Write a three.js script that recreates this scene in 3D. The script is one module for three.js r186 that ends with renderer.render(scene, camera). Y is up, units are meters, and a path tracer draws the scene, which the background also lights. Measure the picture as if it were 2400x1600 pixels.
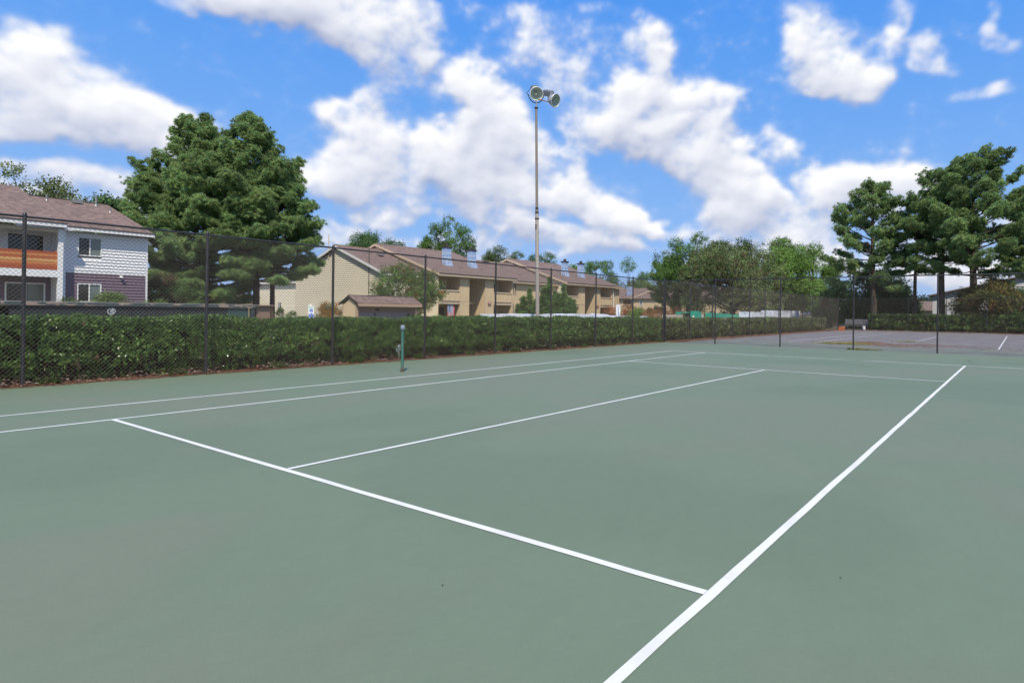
import * as THREE from 'three';
import { mergeGeometries } from 'three/addons/utils/BufferGeometryUtils.js';
import { ImprovedNoise } from 'three/addons/math/ImprovedNoise.js';

// ---------------------------------------------------------------- camera, sky, sun, exposure
const scene = new THREE.Scene();
const camera = new THREE.PerspectiveCamera(57.83, 1.5, 0.1, 4000);
camera.position.set(9.491, 1.448, 2.993);
camera.rotation.order = 'YXZ';
camera.rotation.set(0.00275, 0.61557, 0.01163);
camera.setViewOffset(2400, 1600, -166, 73.1, 2400, 1600);
const renderer = new THREE.WebGLRenderer({ antialias: true });
renderer.toneMapping = THREE.LinearToneMapping;
renderer.toneMappingExposure = 1.0;
renderer.shadowMap.enabled = true;

const SUN = new THREE.Vector3(0.59, 1.12, 0.61).normalize();
const sun = new THREE.DirectionalLight(new THREE.Color().setRGB(1.0, 0.925, 0.76), 4.8);
sun.position.set(-15 + SUN.x * 200, SUN.y * 200, -30 + SUN.z * 200);
sun.target.position.set(-15, 0, -30);
sun.castShadow = true;
sun.shadow.radius = 1;
sun.shadow.mapSize.set(4096, 4096);
Object.assign(sun.shadow.camera, { left: -90, right: 90, top: 90, bottom: -90, near: 20, far: 420 });
sun.userData.kind = 'helper';
sun.name = 'sun'; sun.target.name = 'sun_target';
scene.add(sun, sun.target);

function rng(seed) {
  let a = seed >>> 0;
  return () => { a |= 0; a = (a + 0x6D2B79F5) | 0; let t = Math.imul(a ^ (a >>> 15), 1 | a); t = (t + Math.imul(t ^ (t >>> 7), 61 | t)) ^ t; return ((t ^ (t >>> 14)) >>> 0) / 4294967296; };
}
const perlin = new ImprovedNoise();
const n3 = (x, y, z) => perlin.noise(x, y, z);
function fbm(x, y, z, oct = 5, gain = 0.5) { let s = 0, a = 1, t = 0; for (let i = 0; i < oct; i++) { s += a * n3(x, y, z); t += a; a *= gain; x = x * 2.03 + 11.7; y = y * 2.03 + 3.1; z = z * 2.03 + 7.9; } return s / t; }
const sst = (a, b, x) => { const t = Math.min(1, Math.max(0, (x - a) / (b - a))); return t * t * (3 - 2 * t); };
const mix = (a, b, t) => a + (b - a) * t;

// each cloud lobe: azimuth and elevation of its middle in degrees, two half axes, strength
const CLOUDS=[
[-77.47,15.06,3.32,-.34,-.58,-3.06,1],[-74.51,14.62,3.4,-1.21,-.96,-2.81,1],[-71,13.53,3.33,-.84,-.6,-2.11,1],[-68.58,13.94,2.41,-.6,-.41,-1.39,0.9],
[-77.44,12.3,3.92,0.5,-.04,-1.41,1],[-73.51,12.18,3.84,0.24,-.07,-1.2,1],[-66.32,14.47,1.55,-.73,-.42,-.89,0.5],[-81.14,13.1,3.03,0.72,0.03,-3.17,1],
[-77.83,7.98,2.68,0.06,-.08,-1.44,0.85],[-75.38,8.32,2.86,-.27,-.17,-1.34,0.9],[-72.97,8.02,2.01,-.2,-.2,-1.54,0.8],[-76.93,5.48,3.98,0.38,0.02,-1.76,0.8],
[-71.69,5.67,3.2,0.27,0.02,-1.9,0.7],[-65.84,22.94,4.57,0.32,-.13,-1.04,0.8],[-61.87,23.48,4.9,0.23,-.2,-1.53,1],[-56.91,23.74,5.92,-.32,-.5,-2.38,1],
[-53.39,22.66,4.34,-1.32,-1.1,-2.35,0.95],[-51.19,20.62,2.29,-1.53,-1.38,-1.69,0.7],[-53.35,19.38,1.89,-.82,-.61,-1.09,0.45],[-50.88,25.19,2.23,0.24,0.02,-1.58,0.8],
[-60.29,26.14,8.98,0.76,-.14,-1.78,1],[-56.81,16.28,2.4,-.15,-.28,-1.72,0.9],[-54.04,17.61,1.69,-.41,-.53,-1.51,0.8],[-53.29,14.92,4.31,-.54,-.49,-2.47,1],
[-49.62,14.15,3.72,-.4,-.36,-2.17,1],[-51.08,12.23,4.09,-.1,-.08,-1.1,0.85],[-55.04,12.99,3.19,-.18,-.18,-1.42,0.9],[-55.46,18.8,0.92,-.39,-.26,-.47,0.4],
[-58.11,11.65,2.36,-.22,-.32,-2.11,0.8],[-55.01,10.85,4.26,-.46,-.23,-1.44,0.9],[-57.46,13.11,1.72,0.17,0.01,-1.05,0.6],[-52.52,11.04,2.15,0.53,0.2,-1.07,0.7],
[-54.27,8,2.12,-.27,-.23,-1.46,0.8],[-51.77,8.88,1.47,0.08,0.01,-.93,0.6],[-57.71,5.98,2.37,-.32,-.22,-1.44,0.7],[-53.17,5.46,4.4,0.17,0.01,-1.12,0.5],
[-46.33,21.4,2.11,0.15,0.03,-2.05,1],[-45.14,19.08,3.1,0.17,0.04,-2.83,1],[-43.57,16.69,3.52,0.15,0.04,-2.92,1],[-42.75,13.81,4.31,0.14,0.03,-2.62,1],
[-45.48,15.14,2.32,0.12,0.03,-2.57,0.9],[-45.04,11.09,4.65,-.23,-.17,-2.27,1],[-39.99,11.65,4.84,-1.61,-.78,-2.17,1],[-36.03,10.59,4.85,-1.68,-.65,-1.82,1],
[-32.05,8.7,3.8,-1,-.39,-1.5,0.95],[-29.28,7.54,2.31,-.41,-.16,-.95,0.8],[-38.04,13.58,2.41,-1.27,-.97,-1.65,0.85],[-43.85,8.1,4.68,-.28,-.12,-1.54,0.8],
[-37.96,6.69,6.31,-.48,-.1,-1.37,0.75],[-33.2,5.58,4.31,-.35,-.07,-.98,0.7],[-44.97,4.98,3.88,0.09,0.02,-1.94,0.7],[-40.55,24.74,3.5,-.4,-.38,-1.97,0.5],
[-36.98,23.2,3.74,-1.12,-.79,-1.93,0.5],[-33.05,25.21,3.11,-.5,-.32,-1.62,0.3],[-30.66,23.87,2.71,-.48,-.26,-1.31,0.4],[-38.94,21.8,3.56,0.08,0.02,-1.38,0.5],
[-28.7,23.82,1.56,-.06,0.01,-.83,0.35],[-45.24,25.74,2.29,-.17,-.19,-.96,0.35],[-36.53,19.08,2.14,-1.58,-1.5,-1.67,0.55],[-34.91,16.22,1.21,-1.91,-2.04,-1.13,0.5],
[-30.63,21.18,1.49,1.53,1.82,-1.37,0.65],[-30.98,18.38,3.13,-.06,0.04,-2.89,1],[-26.29,17.92,4.14,-.86,-.5,-2.82,1],[-23.23,17.43,2.25,-.13,0.03,-2.5,1],
[-27.81,15.07,4.18,-.82,-.44,-2.55,1],[-23.19,14.2,3.17,-1.26,-.88,-2.39,1],[-24.69,12.04,3.3,-.97,-.38,-1.44,0.9],[-20.18,12.25,2.53,-2.23,-1.41,-1.64,1],
[-18.69,9.99,2.66,-2,-1.24,-1.78,1],[-21.25,8.96,3.26,-.68,-.24,-1.48,0.9],[-16.87,7.71,3.29,-1.36,-.59,-1.73,0.9],[-29.47,22.85,0.86,1.27,0.85,-.44,0.4],
[-17.66,14.98,1.38,-1.23,-.8,-.9,0.5],[-16.93,13.87,0.96,-.86,-.57,-.65,0.45],[-22.35,6.71,4.05,-.44,-.1,-1.33,0.8],[-16.84,5.11,4.5,-.34,-.06,-1.49,0.85],
[-21.58,4.41,5.1,-.05,0.01,-1.34,0.75],[-13.37,6.5,2.01,-.07,0.02,-2.18,0.7],[-16.32,22.28,1.75,-.2,0.03,-2.29,0.8],[-14.2,20.75,2.67,-.78,-.34,-1.9,0.95],
[-11.82,19.17,2.88,0.12,0.28,-1.48,1],[-14.53,18.99,3.04,-.6,-.09,-1.15,0.9],[-9.86,20.5,1.28,-.19,0.01,-1.27,0.5],[-9.57,23.53,1.2,-.61,-.54,-1.34,0.6],
[-15.29,24.68,1.39,-.18,0.01,-1.25,0.45],[-12.53,23.07,2.8,-1.36,-.45,-1.11,0.3],[-6.43,21.04,2.06,-.73,-.16,-.93,0.6],[-4.34,20.52,1.14,-.42,-.1,-.57,0.4],
[-.18,21.4,0.64,0.54,0.75,-.97,0.6],[-1.62,16.87,1.14,0.26,0.24,-.75,0.5],[-11.74,11.4,1.93,0.21,0.31,-1.75,0.9],[-8.82,11.85,2.78,-.26,0.01,-1.54,1],
[-10.08,9.89,3.46,-.25,0.01,-1.4,0.9],[-6.63,10.99,1.77,-.51,-.23,-1.47,0.85],[-14.45,11.22,1.28,0.4,0.73,-2.06,0.55],[-14.09,9.77,1.7,-.09,0.01,-1.08,0.6],
[-20.73,18.68,0.89,-.06,0.01,-.69,0.6],[-3.92,6.1,5.42,-.3,0.02,-2.01,0.6],[-8.43,4.21,5.95,-.17,0.01,-1.41,0.6],[-1.1,3.35,3.87,-.11,0.01,-1.63,0.6]];

function makeSky() {
  const w = 2048, h = 1024, half = h / 2, top = half;
  const dens = new Float32Array(w * top), smooth = new Float32Array(w * top), R = Math.PI / 180;
  for (let j = 0; j < top; j++) {
    const el = ((j + 0.5) / top) * 90, ce = Math.cos(el * R), se = Math.sin(el * R);
    for (let i = 0; i < w; i++) {
      const ph = ((i + 0.5) / w - 0.5) * 2 * Math.PI, dx = Math.cos(ph) * ce, dz = Math.sin(ph) * ce;
      let az = Math.atan2(Math.cos(ph), -Math.sin(ph)) / R;
      // warp the direction a little so that no lobe keeps its plain outline
      const wx = fbm(dx * 9, se * 12, dz * 9, 4), wy = fbm(dx * 9 + 40, se * 12, dz * 9, 4);
      const a2 = az + wx * 4.2, e2 = el + wy * 3.0;
      let keep = 1;
      if (az > -88 && az < 9 && el < 34) for (const c of CLOUDS) {
        const px = a2 - c[0], py = e2 - c[1], det = c[2] * c[5] - c[4] * c[3];
        const u = (px * c[5] - py * c[4]) / det, v = (py * c[2] - px * c[3]) / det, r2 = u * u + v * v;
        if (r2 < 5) keep *= 1 - c[6] * Math.exp(-r2 * r2 * 0.72) * 0.96;
      }
      let d = 1 - keep;
      const inFrame = sst(-88, -81, az) * (1 - sst(3, 9, az)) * (1 - sst(28, 34, el));
      if (inFrame < 1) {   // elsewhere the same broken cumulus goes on
        const s = 1 / (se + 0.22), n = fbm(dx * s * 1.3 + 3, 2.7, dz * s * 1.3 + 8, 5);
        d = mix(sst(-0.02, 0.22, n), d, inFrame);
      }
      const bil = 1 - Math.abs(fbm(dx * 11 + 5, se * 15, dz * 11, 3, 0.5)) * 2.4;
      const fine = fbm(dx * 30, se * 40 + 9, dz * 30, 5, 0.62);
      d *= 0.86 + 0.75 * fbm(dx * 8 + 2, se * 11, dz * 8 + 6, 4);
      smooth[j * w + i] = d + (bil - 0.6) * 0.22;
      dens[j * w + i] = d + (bil - 0.6) * 0.24 + fine * (0.46 + 0.34 * (1 - d));
    }
  }
  const data = new Float32Array(w * h * 4);
  const pick = (f, i, j) => f[Math.min(top - 1, Math.max(0, j)) * w + ((i + w) % w)];
  for (let j = 0; j < h; j++) {
    for (let i = 0; i < w; i++) {
      const o = (j * w + i) * 4; let r, g, b;
      if (j < half) { r = 0.20; g = 0.21; b = 0.20; }
      else {
        const y = j - half, el = ((y + 0.5) / top) * 90, t = Math.max(0, 1 - el / 30), up = sst(26, 80, el);
        r = mix(0.070 + 0.22 * t ** 1.15, 0.03, up); g = mix(0.298 + 0.23 * t ** 1.05, 0.20, up); b = mix(0.875 + 0.05 * t, 0.76, up);
        const hz = Math.exp(-el / 5) * 0.5; r = mix(r, 0.60, hz); g = mix(g, 0.70, hz); b = mix(b, 0.90, hz);
        const d = pick(dens, i, y), sm = pick(smooth, i, y), veil = 0.42 * sst(0.0, 0.85, sm + (d - sm) * 0.6), alpha = 1 - (1 - sst(0.24, 0.86, d) * 0.98) * (1 - veil);
        if (alpha > 0.001) {
          // cloud overhead shades the lower side, its open top stays white
          let th = 0; for (let k = 1; k <= 8; k++) th += sst(0.3, 1.0, pick(smooth, i, y + k * 3)); th /= 8;
          let under = 0; for (let k = 1; k <= 4; k++) under += sst(0.25, 0.85, pick(smooth, i, y - k * 3)); under /= 4;
          const base = th * (1 - 0.75 * under), core = th * under * 0.07;
          const lump = Math.max(-0.07, Math.min(0.06, (sm - pick(smooth, i - 3, y + 5)) * 0.30)) + Math.max(-0.05, Math.min(0.05, (d - pick(dens, i - 1, y + 2)) * 0.12));
          const l = Math.min(1.06, 1.0 - 0.26 * base - core + lump) * (0.90 + 0.10 * sst(0.4, 0.9, d));
          const cr = 0.95 * l ** 1.7, cg = 0.96 * l ** 1.5, cb = 1.0 * l ** 0.95;
          r = mix(r, cr, alpha); g = mix(g, cg, alpha); b = mix(b, cb, alpha);
        }
      }
      data[o] = r; data[o + 1] = g; data[o + 2] = b; data[o + 3] = 1;
    }
  }
  const tex = new THREE.DataTexture(data, w, h, THREE.RGBAFormat, THREE.FloatType);
  tex.mapping = THREE.EquirectangularReflectionMapping; tex.magFilter = THREE.LinearFilter; tex.minFilter = THREE.LinearFilter;
  tex.wrapS = THREE.RepeatWrapping; tex.colorSpace = THREE.LinearSRGBColorSpace; tex.needsUpdate = true;
  return tex;
}
const skyTex = makeSky();
scene.background = skyTex;
scene.environment = skyTex;

// ---------------------------------------------------------------- helpers
const taken = new Map();
function numbered(name) { const n = taken.get(name) || 0; taken.set(name, n + 1); return n ? name + '_' + String(n).padStart(3, '0') : name; }
function mesh(name, geo, mat, parent) { const m = new THREE.Mesh(geo, mat); m.name = name; m.castShadow = m.receiveShadow = true; if (parent) parent.add(m); return m; }
function thing(name, label, category, [x, y, z] = [0, 0, 0], group, turn = 0) {
  const o = new THREE.Group(); o.name = numbered(name); o.position.set(x, y, z); o.rotation.y = turn;
  o.userData = { label, category }; if (group) o.userData.group = group; scene.add(o); return o;
}
function one(name, geo, mat, label, category, group) { const m = mesh(numbered(name), geo, mat, scene); m.userData = { label, category }; if (group) m.userData.group = group; return m; }
function structure(name, geo, mat) { const m = mesh(numbered(name), geo, mat, scene); m.userData.kind = 'structure'; return m; }
const C = (r, g, b) => new THREE.Color().setRGB(r, g, b);
function mat(r, g, b, rough = 0.8, more = {}) { return new THREE.MeshStandardMaterial({ color: C(r, g, b), roughness: rough, metalness: 0, ...more }); }

// box between two corners with uv in metres
function box(x0, x1, y0, y1, z0, z1) {
  const w = Math.abs(x1 - x0), h = Math.abs(y1 - y0), d = Math.abs(z1 - z0), g = new THREE.BoxGeometry(w, h, d), uv = g.attributes.uv;
  const s = [[d, h], [d, h], [w, d], [w, d], [w, h], [w, h]];
  for (let i = 0; i < 24; i++) { const q = s[i >> 2]; uv.setXY(i, uv.getX(i) * q[0], uv.getY(i) * q[1]); }
  g.translate((x0 + x1) / 2, (y0 + y1) / 2, (z0 + z1) / 2);
  return g;
}
// flat polygon in space given as points, thickened against its normal; uv in metres along the first edge
function slab(pts, t) {
  const P = pts.map((p) => new THREE.Vector3(...p)), e = P[1].clone().sub(P[0]).normalize();
  let nrm = new THREE.Vector3(); for (let i = 1; i < P.length - 1; i++) nrm.add(P[i].clone().sub(P[0]).cross(P[i + 1].clone().sub(P[0]))); nrm.normalize();
  const f = nrm.clone().cross(e), flat = P.map((p) => { const d = p.clone().sub(P[0]); return new THREE.Vector2(d.dot(e), d.dot(f)); });
  const tris = THREE.ShapeUtils.triangulateShape(flat, []), pos = [], uv = [];
  const put = (p, a, b) => { pos.push(p.x, p.y, p.z); uv.push(a, b); };
  const B = P.map((p) => p.clone().addScaledVector(nrm, -t));
  for (const [a, b, c] of tris) { for (const i of [a, b, c]) put(P[i], flat[i].x, flat[i].y); for (const i of [c, b, a]) put(B[i], flat[i].x, flat[i].y); }
  for (let i = 0; i < P.length; i++) {
    const j = (i + 1) % P.length, l = P[i].distanceTo(P[j]);
    put(P[i], 0, t); put(B[i], 0, 0); put(B[j], l, 0); put(P[i], 0, t); put(B[j], l, 0); put(P[j], l, t);
  }
  const g = new THREE.BufferGeometry(); g.setAttribute('position', new THREE.Float32BufferAttribute(pos, 3)); g.setAttribute('uv', new THREE.Float32BufferAttribute(uv, 2)); g.computeVertexNormals(); return g;
}
// tube through points with its own radius at each point
function tube(pts, rad, sides = 7) {
  const P = pts.map((p) => (p.isVector3 ? p : new THREE.Vector3(...p))), pos = [], nor = [], uv = [], idx = []; let run = 0;
  const up = new THREE.Vector3();
  for (let i = 0; i < P.length; i++) {
    const d = (P[i + 1] || P[i]).clone().sub(P[i - 1] || P[i]).normalize();
    up.set(0, 1, 0); if (Math.abs(d.y) > 0.9) up.set(1, 0, 0);
    const a = up.cross(d).normalize().clone(), b = d.clone().cross(a); if (i) run += P[i].distanceTo(P[i - 1]);
    for (let k = 0; k <= sides; k++) {
      const t = (k / sides) * Math.PI * 2, n = a.clone().multiplyScalar(Math.cos(t)).addScaledVector(b, Math.sin(t));
      pos.push(P[i].x + n.x * rad[i], P[i].y + n.y * rad[i], P[i].z + n.z * rad[i]); nor.push(n.x, n.y, n.z); uv.push((k / sides) * Math.PI * 2 * rad[0], run);
    }
  }
  const m = sides + 1;
  for (let i = 0; i < P.length - 1; i++) for (let k = 0; k < sides; k++) { const a = i * m + k, b = a + m; idx.push(a, a + 1, b, a + 1, b + 1, b); }
  for (const [s, r] of [[0, 1], [(P.length - 1) * m, 0]]) for (let k = 1; k < sides - 1; k++) r ? idx.push(s, s + k + 1, s + k) : idx.push(s, s + k, s + k + 1);
  const g = new THREE.BufferGeometry(); g.setAttribute('position', new THREE.Float32BufferAttribute(pos, 3)); g.setAttribute('normal', new THREE.Float32BufferAttribute(nor, 3)); g.setAttribute('uv', new THREE.Float32BufferAttribute(uv, 2)); g.setIndex(idx); return g;
}
const cyl = (r0, r1, x, y0, y1, z, s = 14) => { const g = new THREE.CylinderGeometry(r1, r0, y1 - y0, s); g.translate(x, (y0 + y1) / 2, z); return g; };

// ---------------------------------------------------------------- textures (value noise that tiles)
function tiled(seed) {
  const r = rng(seed), N = 256, tab = new Float32Array(N * N); for (let i = 0; i < N * N; i++) tab[i] = r();
  return (x, y, p) => { const xi = Math.floor(x), yi = Math.floor(y), fx = x - xi, fy = y - yi, sx = fx * fx * (3 - 2 * fx), sy = fy * fy * (3 - 2 * fy), m = (a) => ((a % p) + p) % p;
    const q = (a, b) => tab[(m(b) % N) * N + (m(a) % N)]; return mix(mix(q(xi, yi), q(xi + 1, yi), sx), mix(q(xi, yi + 1), q(xi + 1, yi + 1), sx), sy); };
}
function tfbm(v, u, w, p, oct = 5, g = 0.55) { let s = 0, a = 1, t = 0; for (let i = 0; i < oct; i++) { s += a * v(u * p, w * p, p); t += a; a *= g; p *= 2; u += 0.37; w += 0.19; } return s / t; }
function texture(w, h, fn, srgb, rep = [1, 1]) {
  const d = new Uint8Array(w * h * 4);
  for (let j = 0; j < h; j++) for (let i = 0; i < w; i++) { const c = fn((i + 0.5) / w, (j + 0.5) / h), o = (j * w + i) * 4; for (let k = 0; k < 3; k++) { let v = Array.isArray(c) ? c[k] : c; v = Math.max(0, Math.min(1, v)); if (srgb) v = v <= 0.0031308 ? 12.92 * v : 1.055 * v ** (1 / 2.4) - 0.055; d[o + k] = v * 255; } d[o + 3] = 255; }
  const t = new THREE.DataTexture(d, w, h, THREE.RGBAFormat); t.wrapS = t.wrapT = THREE.RepeatWrapping; t.magFilter = THREE.LinearFilter; t.minFilter = THREE.LinearMipmapLinearFilter; t.generateMipmaps = true; t.repeat.set(...rep); t.colorSpace = srgb ? THREE.SRGBColorSpace : THREE.NoColorSpace; t.needsUpdate = true; return t;
}
const again = (t, ...r) => { const c = t.clone(); c.repeat.set(...r); c.needsUpdate = true; return c; };
const vA = tiled(1), vB = tiled(2), vC = tiled(3);
const grainTex = texture(512, 512, (u, v) => tfbm(vA, u, v, 32, 4, 0.7), false);

// ---------------------------------------------------------------- the ground
function landHeight(x, z) {
  const west = sst(-7.4, -9.5, x), house = sst(-29, -33, x) * (1 - sst(-13, -18, -(-z)) * 0) * sst(-19, -14, z);
  const north = sst(-62.5, -66, z) * (1 - west);
  let y = -0.07 - 0.33 * west + 0.75 * house + 0.05 * north;
  const far = Math.hypot(x - 9, z - 3); y += sst(200, 900, far) * fbm(x * 0.004, 1, z * 0.004, 3) * 6;
  return y + (west > 0.5 ? fbm(x * 0.2, 2, z * 0.2, 2) * 0.05 : 0);
}
{
  const axis = []; for (let i = -60; i <= 60; i++) axis.push(Math.sign(i) * (Math.abs(i) * 0.9 + Math.pow(Math.abs(i) / 60, 5) * 1500));
  const pos = [], uv = [], idx = [], n = axis.length;
  for (const az of axis) for (const ax of axis) { const x = ax - 12, z = az - 28; pos.push(x, landHeight(x, z), z); uv.push(x, z); }
  for (let j = 0; j < n - 1; j++) for (let i = 0; i < n - 1; i++) { const a = j * n + i; idx.push(a, a + n, a + 1, a + 1, a + n, a + n + 1); }
  const g = new THREE.BufferGeometry(); g.setAttribute('position', new THREE.Float32BufferAttribute(pos, 3)); g.setAttribute('uv', new THREE.Float32BufferAttribute(uv, 2)); g.setIndex(idx); g.computeVertexNormals();
  const t = texture(512, 512, (u, v) => { const a = tfbm(vA, u, v, 6, 6), b = tfbm(vB, u, v, 24, 4), k = sst(0.42, 0.6, a); return [mix(0.10, 0.075, k) * (0.6 + b * 0.8), mix(0.075, 0.10, k) * (0.6 + b * 0.8), mix(0.045, 0.04, k) * (0.6 + b * 0.8)]; }, true, [1 / 9, 1 / 9]);
  structure('ground', g, new THREE.MeshStandardMaterial({ map: t, roughness: 0.95 }));
}

// ---------------------------------------------------------------- the two courts
const CX0 = -5.0, CX1 = 19.5, ZN = 10, ZD = -24.62, ZF = -60.6;
{
  // worn acrylic: soft olive and grey-brown patches, dark dried-puddle rims, small specks
  const sz = 2048, LX = CX1 - CX0, LZ = ZN - ZD;
  const cracks = [[[5.4, -18.6], [5.0, -17.2], [4.7, -16.3], [4.1, -15.6]], [[9.2, -23.9], [8.1, -21.0], [8.4, -19.2]], [[1.6, -16.8], [3.0, -16.55], [4.7, -16.5], [6.2, -16.2]]];
  const segs = cracks.flatMap((c) => c.slice(1).map((p, k) => [...c[k], ...p]));
  const grid = (fn, n = 320) => { const f = new Float32Array((n + 1) * (n + 1)); for (let j = 0; j <= n; j++) for (let i = 0; i <= n; i++) f[j * (n + 1) + i] = fn(CX0 + i / n * LX, ZD + j / n * LZ); return (u, v) => { const x = Math.min(n - 0.001, u * n), y = Math.min(n - 0.001, v * n), i = Math.floor(x), j = Math.floor(y), p = j * (n + 1) + i; return mix(mix(f[p], f[p + 1], x - i), mix(f[p + n + 1], f[p + n + 2], x - i), y - j); }; };
  const fa = grid((x, z) => fbm(x * 0.2, 3.3, z * 0.2, 4)), fb = grid((x, z) => fbm(x * 0.75 + 9, 1.3, z * 0.75, 4)), fs = grid((x, z) => fbm(x * 0.5 + 3, 2, z * 1.6, 4));
  const t = texture(sz, sz, (u, v) => {
    const x = CX0 + u * LX, z = ZD + v * LZ;
    const a = fa(u, v), b = fb(u, v), c = tfbm(vA, u, v, 240, 2, 0.8) - 0.5, q = vB(u * 2048, v * 2048, 256) - 0.5;
    const warm = sst(-0.05, 0.24, a + b * 0.5), far = sst(-15, -21, z), stain = far * sst(0.12, 0.3, fs(u, v)) * 0.16;
    let s = 1 + c * 0.055 + q * 0.045 + b * 0.03 - stain;
    for (const [ax, az, bx, bz] of segs) { if (x < Math.min(ax, bx) - 0.2 || x > Math.max(ax, bx) + 0.2 || z < Math.min(az, bz) - 0.2 || z > Math.max(az, bz) + 0.2) continue; const k = Math.max(0, Math.min(1, ((x - ax) * (bx - ax) + (z - az) * (bz - az)) / ((bx - ax) ** 2 + (bz - az) ** 2))), d = Math.hypot(x - ax - k * (bx - ax), z - az - k * (bz - az)) + b * 0.05; if (Math.abs(d) < 0.018) s *= 0.62; }
    const deep = sst(0.02, 0.3, -a + b * 0.4) * 0.08; s *= 1 - deep; return [mix(0.139, 0.150, warm) * s, mix(0.184, 0.178, warm) * s, mix(0.117, 0.119, warm) * s];
  }, true);
  const m = new THREE.MeshStandardMaterial({ map: t, roughness: 0.72, bumpMap: again(grainTex, 60, 84), bumpScale: 0.0012 });
  const g = box(CX0, CX1, -0.06, 0, ZD, ZN); const uv = g.attributes.uv; for (let i = 0; i < uv.count; i++) { const p = g.attributes.position; uv.setXY(i, (p.getX(i) - CX0) / LX, (p.getZ(i) - ZD) / LZ); }
  const court = structure('tennis_court', g, m);

  const lt = texture(512, 512, (u, v) => { const a = tfbm(vA, u, v, 8, 5), b = tfbm(vB, u, v, 48, 3), k = 0.72 - sst(0.5, 0.8, a) * 0.06 - b * 0.05; return [k, k * 0.985, k * 0.965]; }, true, [0.5, 0.5]);
  const lm = new THREE.MeshStandardMaterial({ map: lt, roughness: 0.7 });
  const dt = texture(512, 512, (u, v) => { const a = tfbm(vC, u, v, 6, 5), b = tfbm(vB, u, v, 32, 3), k = sst(0.45, 0.68, a); return [mix(0.66, 0.46, k) - b * 0.08, mix(0.65, 0.42, k) - b * 0.08, mix(0.62, 0.36, k) - b * 0.08]; }, true, [0.35, 0.35]);
  const dm = new THREE.MeshStandardMaterial({ map: dt, roughness: 0.8 });
  const r = rng(5);
  // a hand-rolled painted line: edges wander by a few millimetres
  function line(parent, x0, z0, x1, z1, wid, mm, y = 0.004) {
    const L = Math.hypot(x1 - x0, z1 - z0), n = Math.max(2, Math.ceil(L / 0.45)), dx = (x1 - x0) / L, dz = (z1 - z0) / L, pos = [], uv = [], idx = [];
    for (let i = 0; i <= n; i++) { const s = (i / n) * L; for (const q of [-1, 1]) { const o = q * wid / 2 + (i && i < n ? (r() - 0.5) * 0.007 : 0) + fbm(s * 0.5, x0, z0, 2) * 0.006; pos.push(x0 + dx * s - dz * o, y, z0 + dz * s + dx * o); uv.push(s, o); } if (i) { const a = i * 2; idx.push(a - 2, a - 1, a, a - 1, a + 1, a); } }
    const gg = new THREE.BufferGeometry(); gg.setAttribute('position', new THREE.Float32BufferAttribute(pos, 3)); gg.setAttribute('uv', new THREE.Float32BufferAttribute(uv, 2)); gg.setIndex(idx); gg.computeVertexNormals();
    if (gg.attributes.normal.getY(0) < 0) { for (let i = 0; i < idx.length; i += 3) [idx[i + 1], idx[i + 2]] = [idx[i + 2], idx[i + 1]]; gg.setIndex(idx); gg.computeVertexNormals(); }
    mesh('court_line', gg, mm, parent);
  }
  const w = 0.052, h = w / 2;
  line(court, -1.37 + h, 5.4, -1.37 + h, -18.285, 0.058, lm);                      // doubles sideline
  line(court, h, 5.4, h, -18.285 + 0.07, 0.058, lm);                               // singles sideline
  line(court, 8.23 - h, 5.4, 8.23 - h, -18.285 + 0.07, 0.056, lm);
  line(court, w, 0, 8.23 - 0.056, 0, 0.056, lm, 0.0042);                       // service lines
  line(court, w, -12.8, 8.23 - 0.056, -12.8, 0.062, lm, 0.0042);
  line(court, 4.115, -0.035, 4.115, -12.77, w, lm, 0.0045);                    // centre service line
  line(court, -1.37 + w, -18.25, 2.4, -18.25, 0.078, lm, 0.0043); line(court, 2.4, -18.25, 5.7, -18.25, 0.074, dm, 0.0043); line(court, 5.7, -18.25, 9.6, -18.25, 0.078, lm, 0.0043);

  // the neglected court beyond: bare asphalt shows through, drifts of needles and grit
  const L2 = ZD - ZF;
  const t2 = texture(1024, 1024, (u, v) => {
    const x = u * LX, z = v * L2 , a = fbm(x * 0.3 + 50, 2.2, z * 0.22, 5), b = fbm(x * 1.1, 7.7, z * 0.9 + 30, 4), c = fbm(x * 8, 2.8, z * 5, 3);
    const near = sst(29.2, 31.5, z + a * 1.5), needles = sst(0.12, 0.38, fbm(x * 0.5 + 8, 6.1, z * 1.3, 5)) * 0.55, s = 1 + c * 0.3 + b * 0.38;
    let R = mix(0.165, 0.146, near), G = mix(0.152, 0.158, near), B = mix(0.148, 0.128, near);
    R = mix(R, 0.19, needles); G = mix(G, 0.125, needles); B = mix(B, 0.10, needles);
    return [R * s, G * s, B * s];
  }, true);
  const g2 = box(CX0 + 0.02, CX1, -0.06, -0.002, ZF, ZD - 0.01); { const q = g2.attributes.uv, p = g2.attributes.position; for (let i = 0; i < q.count; i++) q.setXY(i, (p.getX(i) - CX0) / LX, (p.getZ(i) - ZF) / L2); }
  const court2 = structure('worn_tennis_court', g2, new THREE.MeshStandardMaterial({ map: t2, roughness: 0.85, bumpMap: again(grainTex, 60, 84), bumpScale: 0.002 }));
  line(court2, -0.55, -30.2, -0.35, -53.4, w, lm, 0.002);
  line(court2, 0.78, -30.2, 0.95, -53.33, w, lm, 0.002);
  line(court2, 8.75, -29.75, 8.75, -53.33, w, lm, 0.002);
  line(court2, 10.1, -29.75, 10.1, -53.33, w, dm, 0.002);
  line(court2, 4.78, -35.15, 4.78, -47.9, w, lm, 0.002);
  line(court2, -0.5, -29.68, 10.1, -29.68, 0.055, dm, 0.002);
  line(court2, 0.86, -35.1, 8.7, -35.1, w, dm, 0.002);
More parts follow.
